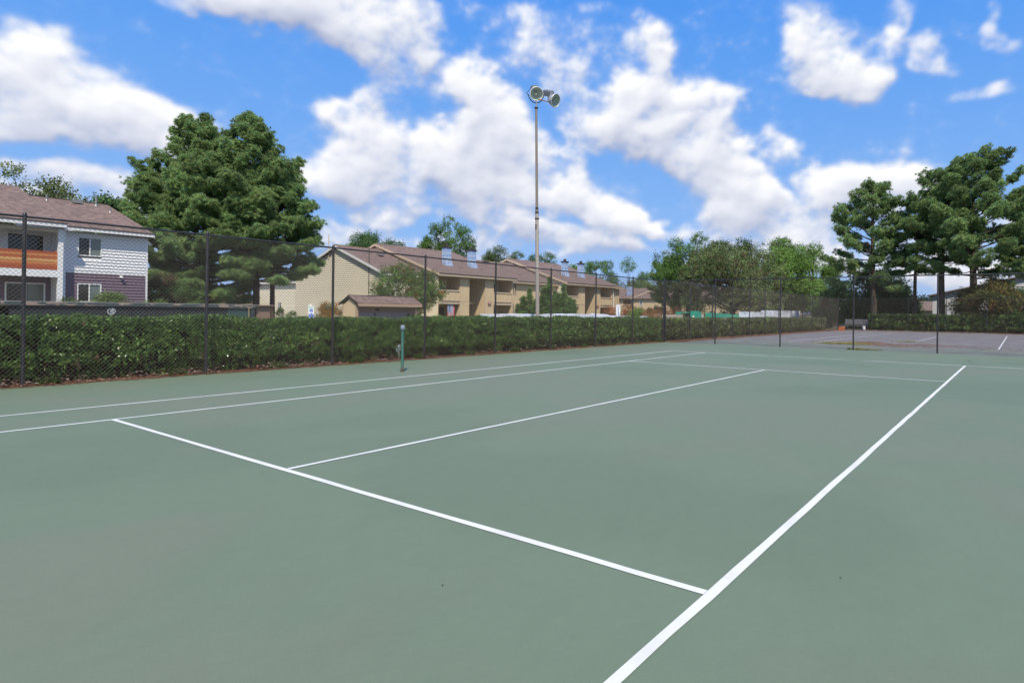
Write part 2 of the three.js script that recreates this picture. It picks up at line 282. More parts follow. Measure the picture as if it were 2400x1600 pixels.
  line(court2, 1.0, -47.95, 8.7, -47.95, w, dm, 0.002);
  line(court2, -0.35, -53.4, 10.1, -53.4, w, dm, 0.002);
}

// ---------------------------------------------------------------- chain link fences
const wireMat = mat(0.135, 0.112, 0.095, 0.45), railMat = new THREE.MeshStandardMaterial({ roughness: 0.5, map: texture(256, 256, (u, v) => { const a = tfbm(vB, u, v, 8, 5), k = sst(0.56, 0.72, a); return [mix(0.016, 0.10, k), mix(0.018, 0.082, k), mix(0.026, 0.075, k)]; }, true, [4, 0.55]) });
// one bay of wire cloth: two crossing families of straight runs, clipped to the bay
function clothGeo(width, y0, y1, wire = 0.0021, pitch = 0.0762) {
  const pos = [], idx = [], H = y1 - y0;
  for (const s of [-1, 1]) for (let c = -H; c < width + H; c += pitch) {
    // run: x = c' + s * y ; clip to 0..width
    const o = s > 0 ? c - (c > 0 ? 0 : 0) : c; let ya = 0, yb = H, xa = o, xb = o + s * H;
    if (s > 0) { if (xa < 0) { ya = -xa; xa = 0; } if (xb > width) { yb = width - o; xb = width; } } else { if (xa > width) { ya = o - width; xa = width; } if (xb < 0) { yb = o; xb = 0; } }
    if (yb - ya < 0.02) continue;
    const b = pos.length / 3, n = 1 / Math.SQRT2;
    for (const [px, py] of [[xa, ya + y0], [xb, yb + y0]]) for (const [p, q] of [[1, -0.6], [-1, -0.6], [0, 1]]) pos.push(px - s * p * wire * n, py + p * wire * n, q * wire + s * wire);
    for (let k = 0; k < 3; k++) { const a = b + k, d = b + (k + 1) % 3; idx.push(a, d, a + 3, d, d + 3, a + 3); }
  }
  const g = new THREE.BufferGeometry(); g.setAttribute('position', new THREE.Float32BufferAttribute(pos, 3)); g.setIndex(idx); g.computeVertexNormals(); return g;
}
function fence(label, x, z, turn, posts, h = 3.05, thick = [], wire = 0.0025) {
  const f = thing('chain_link_fence', label, 'fence', [x, 0, z], null, turn), cache = {};
  const pg = mergeGeometries([cyl(0.031, 0.031, 0, -0.05, h + 0.02, 0, 12), cyl(0.036, 0.020, 0, h + 0.02, h + 0.06, 0, 12)]);
  const big = mergeGeometries([cyl(0.045, 0.045, 0, -0.05, h + 0.10, 0, 14), new THREE.SphereGeometry(0.05, 12, 8).translate(0, h + 0.12, 0), cyl(0.052, 0.052, 0, 1.5, 1.56, 0, 14), cyl(0.052, 0.052, 0, h - 0.1, h - 0.02, 0, 14)]);
  const tie = new THREE.TorusGeometry(0.034, 0.0035, 5, 10); tie.rotateX(Math.PI / 2);
  const ties = []; for (let k = 0.35; k < h - 0.2; k += 0.4) ties.push(tie.clone().translate(0, k, 0));
  const tg = mergeGeometries(ties);
  posts.forEach((p, i) => {
    const m = mesh('post', thick.includes(i) ? big : pg, railMat, f); m.position.x = p; m.rotation.y = i * 1.7;
    const tt = mesh('wire_ties', tg, wireMat, m); tt.rotation.y = 0.3 * i; tt.userData.kind = 'stuff';
    if (i + 1 < posts.length) {
      const w = posts[i + 1] - p, key = w.toFixed(3);
      if (!cache[key]) { const rl = new THREE.CylinderGeometry(0.021, 0.021, w - 0.004, 10); rl.rotateZ(Math.PI / 2); cache[key] = { c: clothGeo(w, 0.04, h - 0.03, wire), r: rl }; }
      const c = mesh('wire_cloth', cache[key].c, wireMat, f); c.position.set(p, 0, 0.036); c.userData.kind = 'stuff';
      const rr = mesh('top_rail', cache[key].r, railMat, f); rr.position.set(p + w / 2, h - 0.015, 0);
    }
  });
  return f;
}
const steps = (a, n, s) => Array.from({ length: n }, (_, i) => a + i * s);
fence('tall black chain link fence in front of the hedge beside the green court', -5.03, 5.84, Math.PI / 2, steps(0, 11, 3.04), 3.05, [10]);
fence('black chain link fence along the hedge of the worn grey court', -5.06, -24.62, Math.PI / 2, steps(3.0, 12, 3.02).reduce((a, b) => (a.push(b), a), [0.06]), 3.05, [], 0.0015);
fence('chain link fence standing between the green court and the grey court', -4.98, -24.52, 0, [0.06, 2.7, 5.78, 8.83, 11.88, 14.93, 17.98, 21.03, 24.08], 3.05, [], 0.0012);
fence('distant chain link fence across the far end of the grey court', -5.06, -60.9, 0, steps(0.06, 9, 3.05), 3.05, [], 0.0011);

// ---------------------------------------------------------------- building materials
const shingleTex = texture(512, 512, (u, v) => { // courses of tabs, each tab its own tone
  const rows = 14, row = Math.floor(v * rows), fu = (u + (row % 2) * 0.04 + vC(row, 3, 64) * 0.1) * 12, col = Math.floor(fu), tone = vA(col * 1.0 + 0.01, row * 1.0 + 0.01, 256), fy = v * rows - row;
  const edge = sst(0.0, 0.13, fy), n = tfbm(vB, u, v, 64, 3, 0.8), big = tfbm(vC, u, v, 4, 3), s = (0.62 + 0.5 * tone) * (0.62 + 0.38 * edge) * (0.72 + 0.56 * n) * (0.86 + 0.28 * big);
  return [0.212 * s, 0.143 * s, 0.116 * s]; }, true, [1 / 3.2, 1 / 3.2]);
const shingleBump = texture(256, 256, (u, v) => { const rows = 14, f = v * rows - Math.floor(v * rows); return 0.3 + 0.5 * (1 - f) + 0.2 * vA(u * 128, v * 128, 128); }, false, [1 / 3.2, 1 / 3.2]);
const roofMat = new THREE.MeshStandardMaterial({ map: shingleTex, bumpMap: shingleBump, bumpScale: 0.012, roughness: 0.95 });
function painted(r, g, b, vary = 0.12, rough = 0.75, rep = 0.4, seed = vB) {
  return new THREE.MeshStandardMaterial({ roughness: rough, map: texture(256, 256, (u, v) => { const a = tfbm(seed, u, v, 5, 5), k = tfbm(vA, u, v, 40, 3), s = 1 - vary / 2 + vary * (a * 0.7 + k * 0.3) * 1.1; return [r * s, g * s, b * s]; }, true, [rep, rep]) });
}
const tanStucco = new THREE.MeshStandardMaterial({ roughness: 0.9, map: texture(512, 512, (u, v) => { // grooved plywood siding, weather streaks
  const gr = u * 16 - Math.floor(u * 16), groove = 1 - 0.35 * (1 - sst(0.0, 0.06, Math.min(gr, 1 - gr))), st = tfbm(vC, u, v * 0.25, 12, 4), n = tfbm(vA, u, v, 40, 3), s = groove * (0.82 + 0.3 * st) * (0.9 + 0.2 * n);
  return [0.70 * s, 0.53 * s, 0.325 * s]; }, true, [1 / 2.4, 1 / 2.4]) });
const tanTrim = painted(0.58, 0.45, 0.32, 0.2), tanSiding = painted(0.80, 0.715, 0.55, 0.14);
const whiteTrim = painted(0.78, 0.775, 0.77, 0.06), greySiding = painted(0.76, 0.75, 0.76, 0.07), plumSiding = painted(0.165, 0.112, 0.150, 0.16), sheath = mat(0.2, 0.17, 0.14, 0.9);
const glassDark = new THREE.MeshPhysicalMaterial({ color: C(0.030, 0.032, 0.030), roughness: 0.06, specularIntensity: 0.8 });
const glassBlind = new THREE.MeshPhysicalMaterial({ color: C(0.15, 0.185, 0.17), roughness: 0.12 });
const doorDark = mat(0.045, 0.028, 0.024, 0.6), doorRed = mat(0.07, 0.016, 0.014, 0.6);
const gutterDark = mat(0.05, 0.036, 0.03, 0.6), metalGrey = mat(0.30, 0.29, 0.28, 0.45, { metalness: 0.6 });
const concrete = painted(0.30, 0.28, 0.25, 0.3, 0.95);

// overlapping boards on a wall. plane 'x' (faces +x at x=c) or 'z' (faces +z at z=c); ext(y) gives the wall's ends at that height
function lapWall(parent, plane, c, y0, y1, ext, holes, m, exposure = 0.18, lip = 0.06, name = 'siding_board') {
  for (let y = y0, n = 0; y < y1 - 0.01; y += exposure, n++) {
    const yt = Math.min(y1, y + exposure), e0 = ext(y + 0.001), e1 = ext(yt - 0.001); let runs = [[Math.max(e0[0], e1[0]), Math.min(e0[1], e1[1])]];
    for (const [a, b, lo, hi] of holes) if (hi > y + 0.02 && lo < yt - 0.02) runs = runs.flatMap(([p, q]) => (b <= p || a >= q ? [[p, q]] : [[p, a], [b, q]])).filter(([p, q]) => q - p > 0.03);
    for (const [p, q] of runs) {
      if (q - p < 0.05) continue;
      const yb = y - 0.012, P = (s, yy, o) => (plane === 'x' ? [c + o, yy, s] : [s, yy, c + o]);
      const a = [P(p, yb, lip), P(q, yb, lip), P(q, yt, 0.005), P(p, yt, 0.005)], bk = [P(p, yb, -0.01), P(q, yb, -0.01), P(q, yt, -0.01), P(p, yt, -0.01)];
      const pos = [], uv = []; const L = q - p, quad = (i, j, k, l, w, h) => { for (const [pt, s, t] of [[i, 0, 0], [j, w, 0], [k, w, h], [i, 0, 0], [k, w, h], [l, 0, h]]) { pos.push(...pt); uv.push(s + p + n * 0.37, t + y); } };
      if (plane === 'z') { quad(a[0], a[1], a[2], a[3], L, yt - yb); quad(bk[0], bk[1], a[1], a[0], L, 0.03); quad(a[1], bk[1], bk[2], a[2], 0.03, 0.2); quad(bk[0], a[0], a[3], bk[3], 0.03, 0.2); }
      else { quad(a[1], a[0], a[3], a[2], L, yt - yb); quad(bk[1], bk[0], a[0], a[1], L, 0.03); quad(bk[1], a[1], a[2], bk[2], 0.03, 0.2); quad(a[0], bk[0], bk[3], a[3], 0.03, 0.2); }
      const g = new THREE.BufferGeometry(); g.setAttribute('position', new THREE.Float32BufferAttribute(pos, 3)); g.setAttribute('uv', new THREE.Float32BufferAttribute(uv, 2)); g.computeVertexNormals(); mesh(name, g, m, parent);
    }
  }
}
// window or glazed door standing in a wall. faces +x ('x') or +z ('z'); s0..s1 along the wall
function glazing(parent, name, plane, c, s0, s1, y0, y1, panes, frameMat, t = 0.06) {
  const B = (a, b, lo, hi, o0, o1) => (plane === 'x' ? box(c + o0, c + o1, lo, hi, Math.min(a, b), Math.max(a, b)) : box(Math.min(a, b), Math.max(a, b), lo, hi, c + o0, c + o1));
  const fr = [B(s0, s0 + t, y0, y1, -0.04, 0.05), B(s1 - t, s1, y0, y1, -0.04, 0.05), B(s0 + t, s1 - t, y1 - t, y1, -0.04, 0.05), B(s0 + t, s1 - t, y0, y0 + t, -0.04, 0.05)];
  const n = panes.length, wd = (s1 - s0 - 2 * t) / n;
  for (let i = 1; i < n; i++) fr.push(B(s0 + t + wd * i - t / 2, s0 + t + wd * i + t / 2, y0 + t, y1 - t, -0.04, 0.045));
  const f = mesh(name, mergeGeometries(fr), frameMat, parent);
  panes.forEach((pm, i) => mesh('pane', B(s0 + t + wd * i + (i ? t / 2 : 0), s0 + t + wd * (i + 1) - (i < n - 1 ? t / 2 : 0), y0 + t, y1 - t, -0.03, -0.01), pm, f));
  return f;
}
// gabled roof with its ridge along z: two slopes and the barge boards of both ends
function gableRoofZ(parent, xe, ye, xr, yr, xb, z0, z1, trim, t = 0.14) {
  const r = mesh('roof', slab([[xe, ye, z0], [xe, ye, z1], [xr, yr, z1], [xr, yr, z0]], t), roofMat, parent);
  mesh('rear_slope', slab([[xr, yr, z0], [xr, yr, z1], [xb, ye, z1], [xb, ye, z0]], t), roofMat, r);
  const cap = tube([[xr, yr - 0.02, z0], [xr, yr - 0.02, z1]], [0.09, 0.09], 6); mesh('ridge_cap', cap, roofMat, r);
  for (const [z, s] of [[z0, 1], [z1, -1]]) {
    const bb = (xa, xc) => { const sg = Math.sign(xc - xa), p = [[xa, ye - 0.01, z + s * 0.02], [xc, yr - 0.01, z + s * 0.02], [xc, yr - 0.26, z + s * 0.02], [xa, ye - 0.26, z + s * 0.02]]; return slab((s > 0) === (sg < 0) ? p : p.reverse(), 0.035); };
    mesh('barge_board', bb(xe, xr), trim, r); mesh('barge_board', bb(xb, xr), trim, r);
  }
  mesh('fascia', box(xe - 0.03, xe + 0.012, ye - 0.27, ye - 0.06, Math.min(z0, z1) + 0.02, Math.max(z0, z1) - 0.02), trim, r);
  mesh('drip_edge', box(xe - 0.05, xe + 0.05, ye - 0.055, ye + 0.015, Math.min(z0, z1), Math.max(z0, z1)), gutterDark, r);
  return r;
}

// ---------------------------------------------------------------- the plum and grey house at the left
{
  const h = thing('apartment_house', 'two storey house with plum and pale grey lap siding and a cedar balcony', 'house', [0, 0, 0]);
  const X = -34, zl = -8.35, zr = -12.4;
  mesh('wall', box(X - 7.5, X - 0.012, 0.35, 5.62, zr + 0.02, zl), sheath, h);
  const win = [[-10.1, -8.97, 4.30, 5.37], [-10.1, -8.97, 1.68, 2.74]];
  lapWall(h, 'x', X, 0.72, 3.32, () => [zr + 0.1, zl], win, plumSiding, 0.172);
  lapWall(h, 'x', X, 3.50, 5.64, () => [zr + 0.1, zl], win, greySiding, 0.172);
  mesh('foundation', box(X - 7.4, X + 0.01, -0.3, 0.71, zr + 0.03, zl - 0.01), concrete, h);
  mesh('trim_board', box(X - 0.01, X + 0.035, 3.32, 3.49, zr + 0.1, zl - 0.002), whiteTrim, h);
  mesh('corner_board', box(X - 0.08, X + 0.04, 0.72, 5.62, zr - 0.01, zr + 0.098), whiteTrim, h);
  lapWall(h, 'z', zl + 0.003, 3.5, 3.6, () => [X - 0.2, X - 0.1], [], greySiding, 0.17);
  for (const [a, b, lo, hi] of win) { glazing(h, 'window', 'x', X, a, b, lo, hi, [glassBlind, glassDark], whiteTrim, 0.055); }
  { const l = mesh('wall_light', mergeGeometries([box(X, X + 0.22, 3.16, 3.26, -11.07, -10.97), new THREE.SphereGeometry(0.09, 10, 8).translate(X + 0.2, 3.17, -11.02)]), whiteTrim, h); l.userData.label = 'white wall light on the plum siding'; }
  // balcony block, a little proud of the wall
  const X2 = -33.3;
  mesh('corner_post', box(X2 - 0.22, X2, 0.3, 5.62, -8.16, -7.94), whiteTrim, h);
  mesh('balcony_side_wall', box(X2 - 1.9, X2 - 0.225, 0.3, 5.6, -8.33, -8.12), greySiding, h);
  mesh('balcony_beam', box(X2 - 0.2, X2 - 0.004, 3.0, 3.38, -7.94, 3.5), whiteTrim, h);
  mesh('balcony_floor', box(X2 - 1.9, X2 - 0.205, 3.12, 3.30, -8.12, 3.5), whiteTrim, h);
  mesh('balcony_ceiling', box(X2 - 1.9, X2 - 0.24, 5.56, 5.64, -8.12, 3.5), whiteTrim, h);
  mesh('balcony_header', box(X2 - 0.2, X2 - 0.02, 5.44, 5.61, -7.935, 3.5), tanTrim, h);
  mesh('back_wall', box(-35.5, -35.22, 3.31, 5.56, -8.11, 3.5), greySiding, h);
  mesh('lower_back_wall', box(-35.5, -35.22, 0.3, 3.11, -8.11, 3.5), plumSiding, h);
  glazing(h, 'sliding_door', 'x', -35.2, -7.83, -6.2, 3.34, 5.42, [glassDark, glassDark], whiteTrim, 0.07);
  glazing(h, 'sliding_door', 'x', -35.2, -7.87, -6.17, 0.6, 2.71, [glassBlind, glassDark], whiteTrim, 0.07);
  glazing(h, 'sliding_door', 'x', -35.2, -3.2, -1.5, 3.34, 5.42, [glassDark, glassDark], whiteTrim, 0.07);
  glazing(h, 'sliding_door', 'x', -35.2, -3.2, -1.5, 0.6, 2.71, [glassBlind, glassDark], whiteTrim, 0.07);
  mesh('patio_slab', box(X2 - 1.9, X2 + 0.4, -0.1, 0.58, -8.1, 3.5), concrete, h);
  const cedar = [[0.36, 0.075, 0.025], [0.56, 0.20, 0.06], [0.62, 0.34, 0.12], [0.44, 0.11, 0.035]].map(([r, g, b], i) => new THREE.MeshStandardMaterial({ roughness: 0.6, map: texture(256, 64, (u, v) => { const w = tfbm(vC, u * 0.5 + i * 0.2, v * 3, 8, 4), kn = sst(0.72, 0.82, tfbm(vB, u + i * 0.13, v, 5, 2)), s = 0.68 + 0.6 * w; return [r * s * (1 - 0.6 * kn), g * s * (1 - 0.75 * kn), b * s * (1 - 0.7 * kn)]; }, true, [0.35, 3.5]) }));
  [0, 3, 1, 2, 3, 1, 0].forEach((c, i) => { for (let k = 0; k < 4; k++) { const z1 = -7.93 + k * 2.5; mesh('cedar_plank', box(X2 - 0.16 + 0.01 * ((i + k) % 2), X2 - 0.11 + 0.01 * ((i * 3 + k) % 2), 3.41 + i * 0.141, 3.545 + i * 0.141, z1 + 0.004, z1 + 2.496), cedar[(c + k * (i % 3)) % 4], h); } });
  for (let k = 0; k < 5; k++) mesh('rail_post', box(X2 - 0.24, X2 - 0.165, 3.38, 4.42, -7.9 + k * 2.4, -7.82 + k * 2.4), cedar[0], h);
  mesh('roof_left', slab([[-32.9, 5.92, 4], [-32.9, 5.92, -8.2], [-42.5, 9.0, -8.2], [-42.5, 9.0, 4]].reverse(), -0.16), roofMat, h);
  mesh('roof_left_fascia', box(-32.93, -32.885, 5.7, 5.89, -8.19, 4), whiteTrim, h);
  mesh('roof_left_drip_edge', box(-32.94, -32.85, 5.895, 5.945, -8.22, 4), gutterDark, h);
  mesh('roof_left_gable', slab([[-33.2, 5.6, -8.19], [-33.2, 5.83, -8.19], [-42.5, 8.82, -8.19], [-42.5, 5.6, -8.19]], 0.1), greySiding, h);
  mesh('roof_right', slab([[-33.5, 5.86, -8.15], [-33.5, 5.86, -12.62], [-41.3, 8.34, -12.62], [-41.3, 8.34, -8.15]].reverse(), -0.15), roofMat, h);
  mesh('roof_right_fascia', box(-33.53, -33.485, 5.66, 5.83, -12.6, -8.2), whiteTrim, h);
  mesh('roof_right_drip_edge', box(-33.54, -33.455, 5.835, 5.885, -12.64, -8.2), gutterDark, h);
  mesh('barge_board', slab([[-33.5, 5.84, -12.61], [-33.5, 5.62, -12.61], [-41.3, 8.1, -12.61], [-41.3, 8.32, -12.61]], 0.03), whiteTrim, h);
  mesh('gable_end_wall', slab([[-34, 0.35, -12.405], [-41.3, 0.35, -12.405], [-41.3, 8.0, -12.405], [-34, 5.68, -12.405]].reverse(), -0.05), plumSiding, h);
  mesh('ridge_cap', tube([[-41.3, 8.33, -8.2], [-41.3, 8.33, -12.63]], [0.08, 0.08], 6), gutterDark, h);
  const vent = (x, z, r, up) => { const y = 5.86 + (-33.5 - x) * 0.318; mesh('roof_vent', mergeGeometries([cyl(r, r, x, y - 0.08, y + up, z, 10), cyl(r * 2.2, r * 1.2, x, y - 0.06, y + 0.06, z, 10)]), metalGrey, h); };
  vent(-40.4, -9.15, 0.05, 0.34); vent(-40.6, -11.75, 0.07, 0.62); vent(-38.9, -12.0, 0.05, 0.3);
  mesh('ridge_vent', box(-40.9, -40.3, 8.10, 8.30, -10.95, -10.45), metalGrey, h);
}

// ---------------------------------------------------------------- the long tan building under renovation
{
  const b = thing('apartment_building', 'long two storey tan apartment building with brown roof and wrapped chimneys', 'building');
  const G = -0.45, wrapTex = texture(256, 512, (u, v) => { const band = Math.sin(v * 34 + 2 * tfbm(vA, u, v, 4, 3)) > 0.62, let1 = tfbm(vB, u, v, 26, 3) > 0.5, wr = tfbm(vC, u, v, 6, 5); if (band && let1 && u > 0.08) return [0.10, 0.25, 0.62]; const s = 0.8 + 0.3 * wr; return [0.40 * s, 0.50 * s, 0.66 * s]; }, true, [0.8, 0.42]);
  const wrapMat = new THREE.MeshStandardMaterial({ map: wrapTex, roughness: 0.45 }), foilTex = texture(128, 128, (u, v) => { const w = Math.abs(tfbm(vA, u, v, 7, 4) - 0.5) * 6; return w < 0.35 ? [0.06, 0.12, 0.3] : [0.5, 0.58, 0.75]; }, true, [1.6, 1.6]);
  const foilMat = new THREE.MeshStandardMaterial({ map: foilTex, roughness: 0.4 }), signRed = mat(0.42, 0.05, 0.045, 0.6), signBrown = mat(0.06, 0.035, 0.025, 0.6), signWhite = mat(0.7, 0.66, 0.6, 0.6);
  function block(oz, last) {
    const X = -38, z = (d) => oz - d, P = (name, x0, x1, y0, y1, d0, d1, m, par = b) => mesh(name, box(x0, x1, y0, y1, z(d1), z(d0)), m, par);
    const solid = [[0, 0.1], [2.95, 4.3], [6.65, 8.05], [10.95, 11.2]];
    for (const [d0, d1] of solid) P('wall_panel', X - 0.3, X, G, 4.92, d0, d1, tanStucco);
    P('soffit_beam', X - 0.3, X - 0.02, 4.80, 4.925, 0.1, 2.95, tanTrim); P('soffit_beam', X - 0.3, X - 0.02, 4.80, 4.925, 8.05, 10.95, tanTrim); P('breezeway_lintel', X - 0.28, X - 0.02, 4.81, 4.925, 4.3, 6.65, tanTrim);
    for (const [d0, d1, k] of [[0.1, 2.95, 0], [8.05, 10.95, 1]]) {
      const r = P('railing_panel', X - 0.16, X - 0.01, 2.50, 3.40, d0 + 0.002, d1 - 0.002, tanStucco); P('rail_cap', X - 0.22, X + 0.05, 3.40, 3.54, d0 + 0.004, d1 - 0.004, tanTrim, r);
      const f = P('balcony_floor', X - 1.9, X - 0.02, 2.26, 2.40, d0, d1, tanTrim); P('balcony_beam', X - 0.2, X + 0.03, 2.10, 2.25, d0 + 0.003, d1 - 0.003, tanTrim, f); P('band_board', X - 0.14, X + 0.045, 2.41, 2.49, d0 + 0.003, d1 - 0.003, tanTrim, f);
      P('back_wall', X - 2.1, X - 1.95, G, 4.92, d0 - 0.05, d1 + 0.05, tanStucco);
      P('side_wall', X - 1.95, X - 0.3, G, 4.92, d0 - 0.1, d0, tanStucco); P('side_wall', X - 1.95, X - 0.3, G, 4.92, d1, d1 + 0.1, tanStucco);
      P('balcony_ceiling', X - 1.95, X - 0.3, 4.82, 4.9, d0, d1, tanStucco);
      glazing(b, 'sliding_door', 'x', X - 1.93, z(d0 + 2.55), z(d0 + 0.3), 2.42, 4.6, [doorDark, glassDark], tanTrim, 0.08);  // both doors widened so their dark panes stand in for the recess shade
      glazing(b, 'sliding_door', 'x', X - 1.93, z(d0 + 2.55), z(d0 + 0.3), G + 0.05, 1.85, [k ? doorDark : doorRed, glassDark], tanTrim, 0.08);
    }
    // the tall breezeway and its far wall
    P('breezeway_wall', X - 6, X - 0.302, G, 4.9, 6.65, 6.8, tanStucco); P('breezeway_wall', X - 6, X - 0.302, G, 4.9, 4.15, 4.3, tanStucco); P('breezeway_back', X - 6.15, X - 6.02, G, 4.9, 4.15, 6.8, tanStucco); P('breezeway_landing', X - 5.9, X - 1.6, 2.2, 2.4, 4.3, 6.65, tanStucco); P('breezeway_ceiling', X - 6, X - 0.3, 4.83, 4.91, 4.31, 6.64, tanStucco);
    P('trim_strip', X + 0.001, X + 0.03, G, 4.92, 6.655, 6.76, tanTrim); P('trim_strip', X + 0.001, X + 0.03, G, 4.92, 4.2, 4.295, tanTrim); P('trim_strip', X + 0.001, X + 0.03, G, 4.92, 2.955, 3.04, tanTrim); P('trim_strip', X + 0.001, X + 0.03, G, 4.92, 10.96, 11.1, tanTrim); P('band_strip', X + 0.001, X + 0.022, 2.42, 2.47, 3.05, 4.19, tanTrim);
    { const s = P('unit_sign', X + 0.002, X + 0.03, 2.2, 2.43, 7.1, 7.65, signRed); P('sign_print', X + 0.031, X + 0.034, 2.26, 2.37, 7.2, 7.55, signWhite, s); const q = P('unit_sign', X + 0.002, X + 0.03, 1.96, 2.15, 7.14, 7.62, signBrown); P('sign_print', X + 0.031, X + 0.034, 2.02, 2.09, 7.2, 7.36, tanTrim, q); P('sign_print', X + 0.031, X + 0.034, 2.02, 2.09, 7.42, 7.57, tanTrim, q); }
    { const l = mesh('flood_lamp', mergeGeometries([box(X, X + 0.16, 4.70, 4.80, z(5.6), z(5.5)), new THREE.SphereGeometry(0.09, 8, 6).translate(X + 0.2, 4.7, z(5.45))]), signWhite, b); }
    // end gable facing the courts' near side
    P('end_wall', -41, X - 0.302, G, 4.95, 0.002, 0.3, sheath);
    lapWall(b, 'z', z(0), G, 4.96, () => [-39.45, X - 0.02], [], tanSiding, 0.195, 0.075);
    const gx = (y) => { const k = (y - 5.05) / 3.44; return [-57.8 + 9.9 * k, X - 0.05 - 9.75 * k]; };
    mesh('gable_wall', slab([[-57.6, 4.96, z(0.05)], [X, 4.96, z(0.05)], [X - 0.1, 5.0, z(0.05)], [-47.9, 8.4, z(0.05)]], 0.12), sheath, b);
    lapWall(b, 'z', z(0), 4.96, 8.45, gx, [], tanSiding, 0.195, 0.075);
    const zEnd = z(last ? 13.5 : 11.3);
    gableRoofZ(b, -37.5, 5.17, -47.9, 8.62, -58.3, z(-0.3), z(11.3), tanTrim);
    mesh('far_end_wall', box(-57.6, X - 0.3, G, 4.95, z(11.3), z(11.2)), tanStucco, b);
    mesh('rear_wall', box(-57.8, -57.6, G, 4.95, z(11.2), z(0.3)), tanStucco, b);
    mesh('far_gable_wall', slab([[-57.6, 4.96, z(11.25)], [-47.9, 8.4, z(11.25)], [X - 0.1, 5.0, z(11.25)]], 0.1), tanStucco, b);
    for (const dz of [4.0, 7.75]) {
      const x0 = -41.5, x1 = -40.9, c = P('chimney', x0, x1, 5.6, 8.2, dz - 0.4, dz + 0.4, wrapMat);
      P('chimney_cap', x0 - 0.08, x1 + 0.08, 8.201, 8.32, dz - 0.48, dz + 0.48, gutterDark, c); mesh('flue', cyl(0.2, 0.2, (x0 + x1) / 2, 8.32, 8.62, z(dz), 12), gutterDark, c);
      mesh('flashing', slab([[x1 + 0.22, 6.02 + 0.12, z(dz - 0.52)], [x1 + 0.22, 6.02 + 0.12, z(dz + 0.56)], [x1 + 0.004, 6.75, z(dz + 0.5)], [x1 + 0.004, 6.75, z(dz - 0.47)]], 0.03), foilMat, c);
    }
    if (last) {
      P('end_wing_wall', X - 9, X - 0.15, G, 4.85, 11.31, 13.2, tanStucco); mesh('roof_end', slab([[-37.65, 5.07, z(11.31)], [-37.65, 5.07, z(13.6)], [-47.9, 8.5, z(13.6)], [-47.9, 8.5, z(11.31)]], 0.14), roofMat, b);
      P('end_fascia', -37.66, -37.63, 4.82, 5.0, 11.31, 13.58, tanTrim); mesh('downpipe', tube([[-37.62, 4.95, z(11.25)], [-37.9, 4.6, z(11.25)], [-37.9, G, z(11.25)]], [0.06, 0.06, 0.06], 8), whiteTrim, b);
    } else mesh('downpipe', tube([[-37.6, 4.95, z(11.35)], [-37.93, 4.6, z(11.35)], [-37.93, G, z(11.35)]], [0.05, 0.05, 0.05], 8), tanTrim, b);
  }
  block(-39.03, false); block(-60.3, true);
  // the lower wing with the wide gable end
  const zg = -33.61, xl = -54.4, xr = -39.47, gx = (y) => (y < 4.95 ? [xl, xr] : [xl + (y - 4.95) / 2.78 * 7.45, xr - (y - 4.95) / 2.78 * 7.45]);
  mesh('wing_wall', box(xl + 0.02, xr - 0.03, G, 4.94, -39.0, zg - 0.012), sheath, b);
  mesh('wing_gable', slab([[xl, 4.94, zg - 0.012], [xr, 4.94, zg - 0.012], [(xl + xr) / 2, 7.72, zg - 0.012]], 0.1), sheath, b);
  lapWall(b, 'z', zg, G, 7.7, gx, [], tanSiding, 0.195, 0.075);
  lapWall(b, 'x', xr, G, 4.94, () => [-39.0, zg - 0.02], [], tanSiding, 0.195, 0.075);
  mesh('corner_board', box(xl - 0.04, xl + 0.06, G, 4.95, zg - 0.05, zg + 0.045), tanTrim, b); mesh('corner_board', box(xr - 0.06, xr + 0.045, G, 4.95, zg - 0.05, zg + 0.045), tanTrim, b);
  gableRoofZ(b, -39.05, 4.98, -46.93, 7.9, -54.85, -33.25, -39.3, whiteTrim, 0.14);
  mesh('conduit', tube([[-41.55, G, zg + 0.09], [-41.55, 7.6, zg + 0.09]], [0.035, 0.035], 8), gutterDark, b);
  mesh('antenna_mast', tube([[-48.2, 6.6, zg + 0.15], [-48.2, 9.05, zg + 0.15]], [0.05, 0.04], 8), tanTrim, b);
  mesh('guy_wire', tube([[-48.2, 8.35, zg + 0.15], [-46.95, 7.95, zg - 0.2]], [0.012, 0.012], 5), gutterDark, b);
  { const l = mesh('globe_lamp', new THREE.SphereGeometry(0.2, 14, 10), signWhite, b); l.position.set(-51.2, 1.75, zg + 0.28); mesh('lamp_bracket', cyl(0.11, 0.11, 0, -0.5, -0.15, 0, 8), tanTrim, l); }
  mesh('roof_vent', box(-44.6, -44.1, 7.0, 7.2, -37.2, -36.6), metalGrey, b);
  // recessed wing between the two tall blocks
  mesh('middle_wing_wall', box(-54.4, -39.5, G, 4.95, -60.28, -50.36), tanStucco, b);
  gableRoofZ(b, -39.05, 5.03, -46.93, 7.85, -54.85, -50.3, -60.32, tanTrim, 0.14);
  glazing(b, 'window', 'x', -39.47, -59.3, -58.3, 3.5, 4.7, [glassDark, glassBlind], tanTrim); glazing(b, 'window', 'x', -39.47, -52.4, -51.3, 3.5, 4.7, [glassDark, glassBlind], tanTrim);
  for (const [x, z] of [[-46.2, -51.4], [-46.3, -54.2]]) mesh('roof_vent', box(x - 0.3, x + 0.3, 7.55, 7.75, z - 0.35, z + 0.35), gutterDark, b);
  mesh('roof_antenna', mergeGeometries([tube([[-47, 7.8, -53], [-47, 9.3, -53]], [0.02, 0.02], 5), tube([[-47, 9.2, -53.8], [-47, 8.9, -52.4]], [0.014, 0.014], 4), tube([[-47, 8.8, -53.7], [-47, 9.15, -52.5]], [0.014, 0.014], 4)]), gutterDark, b);
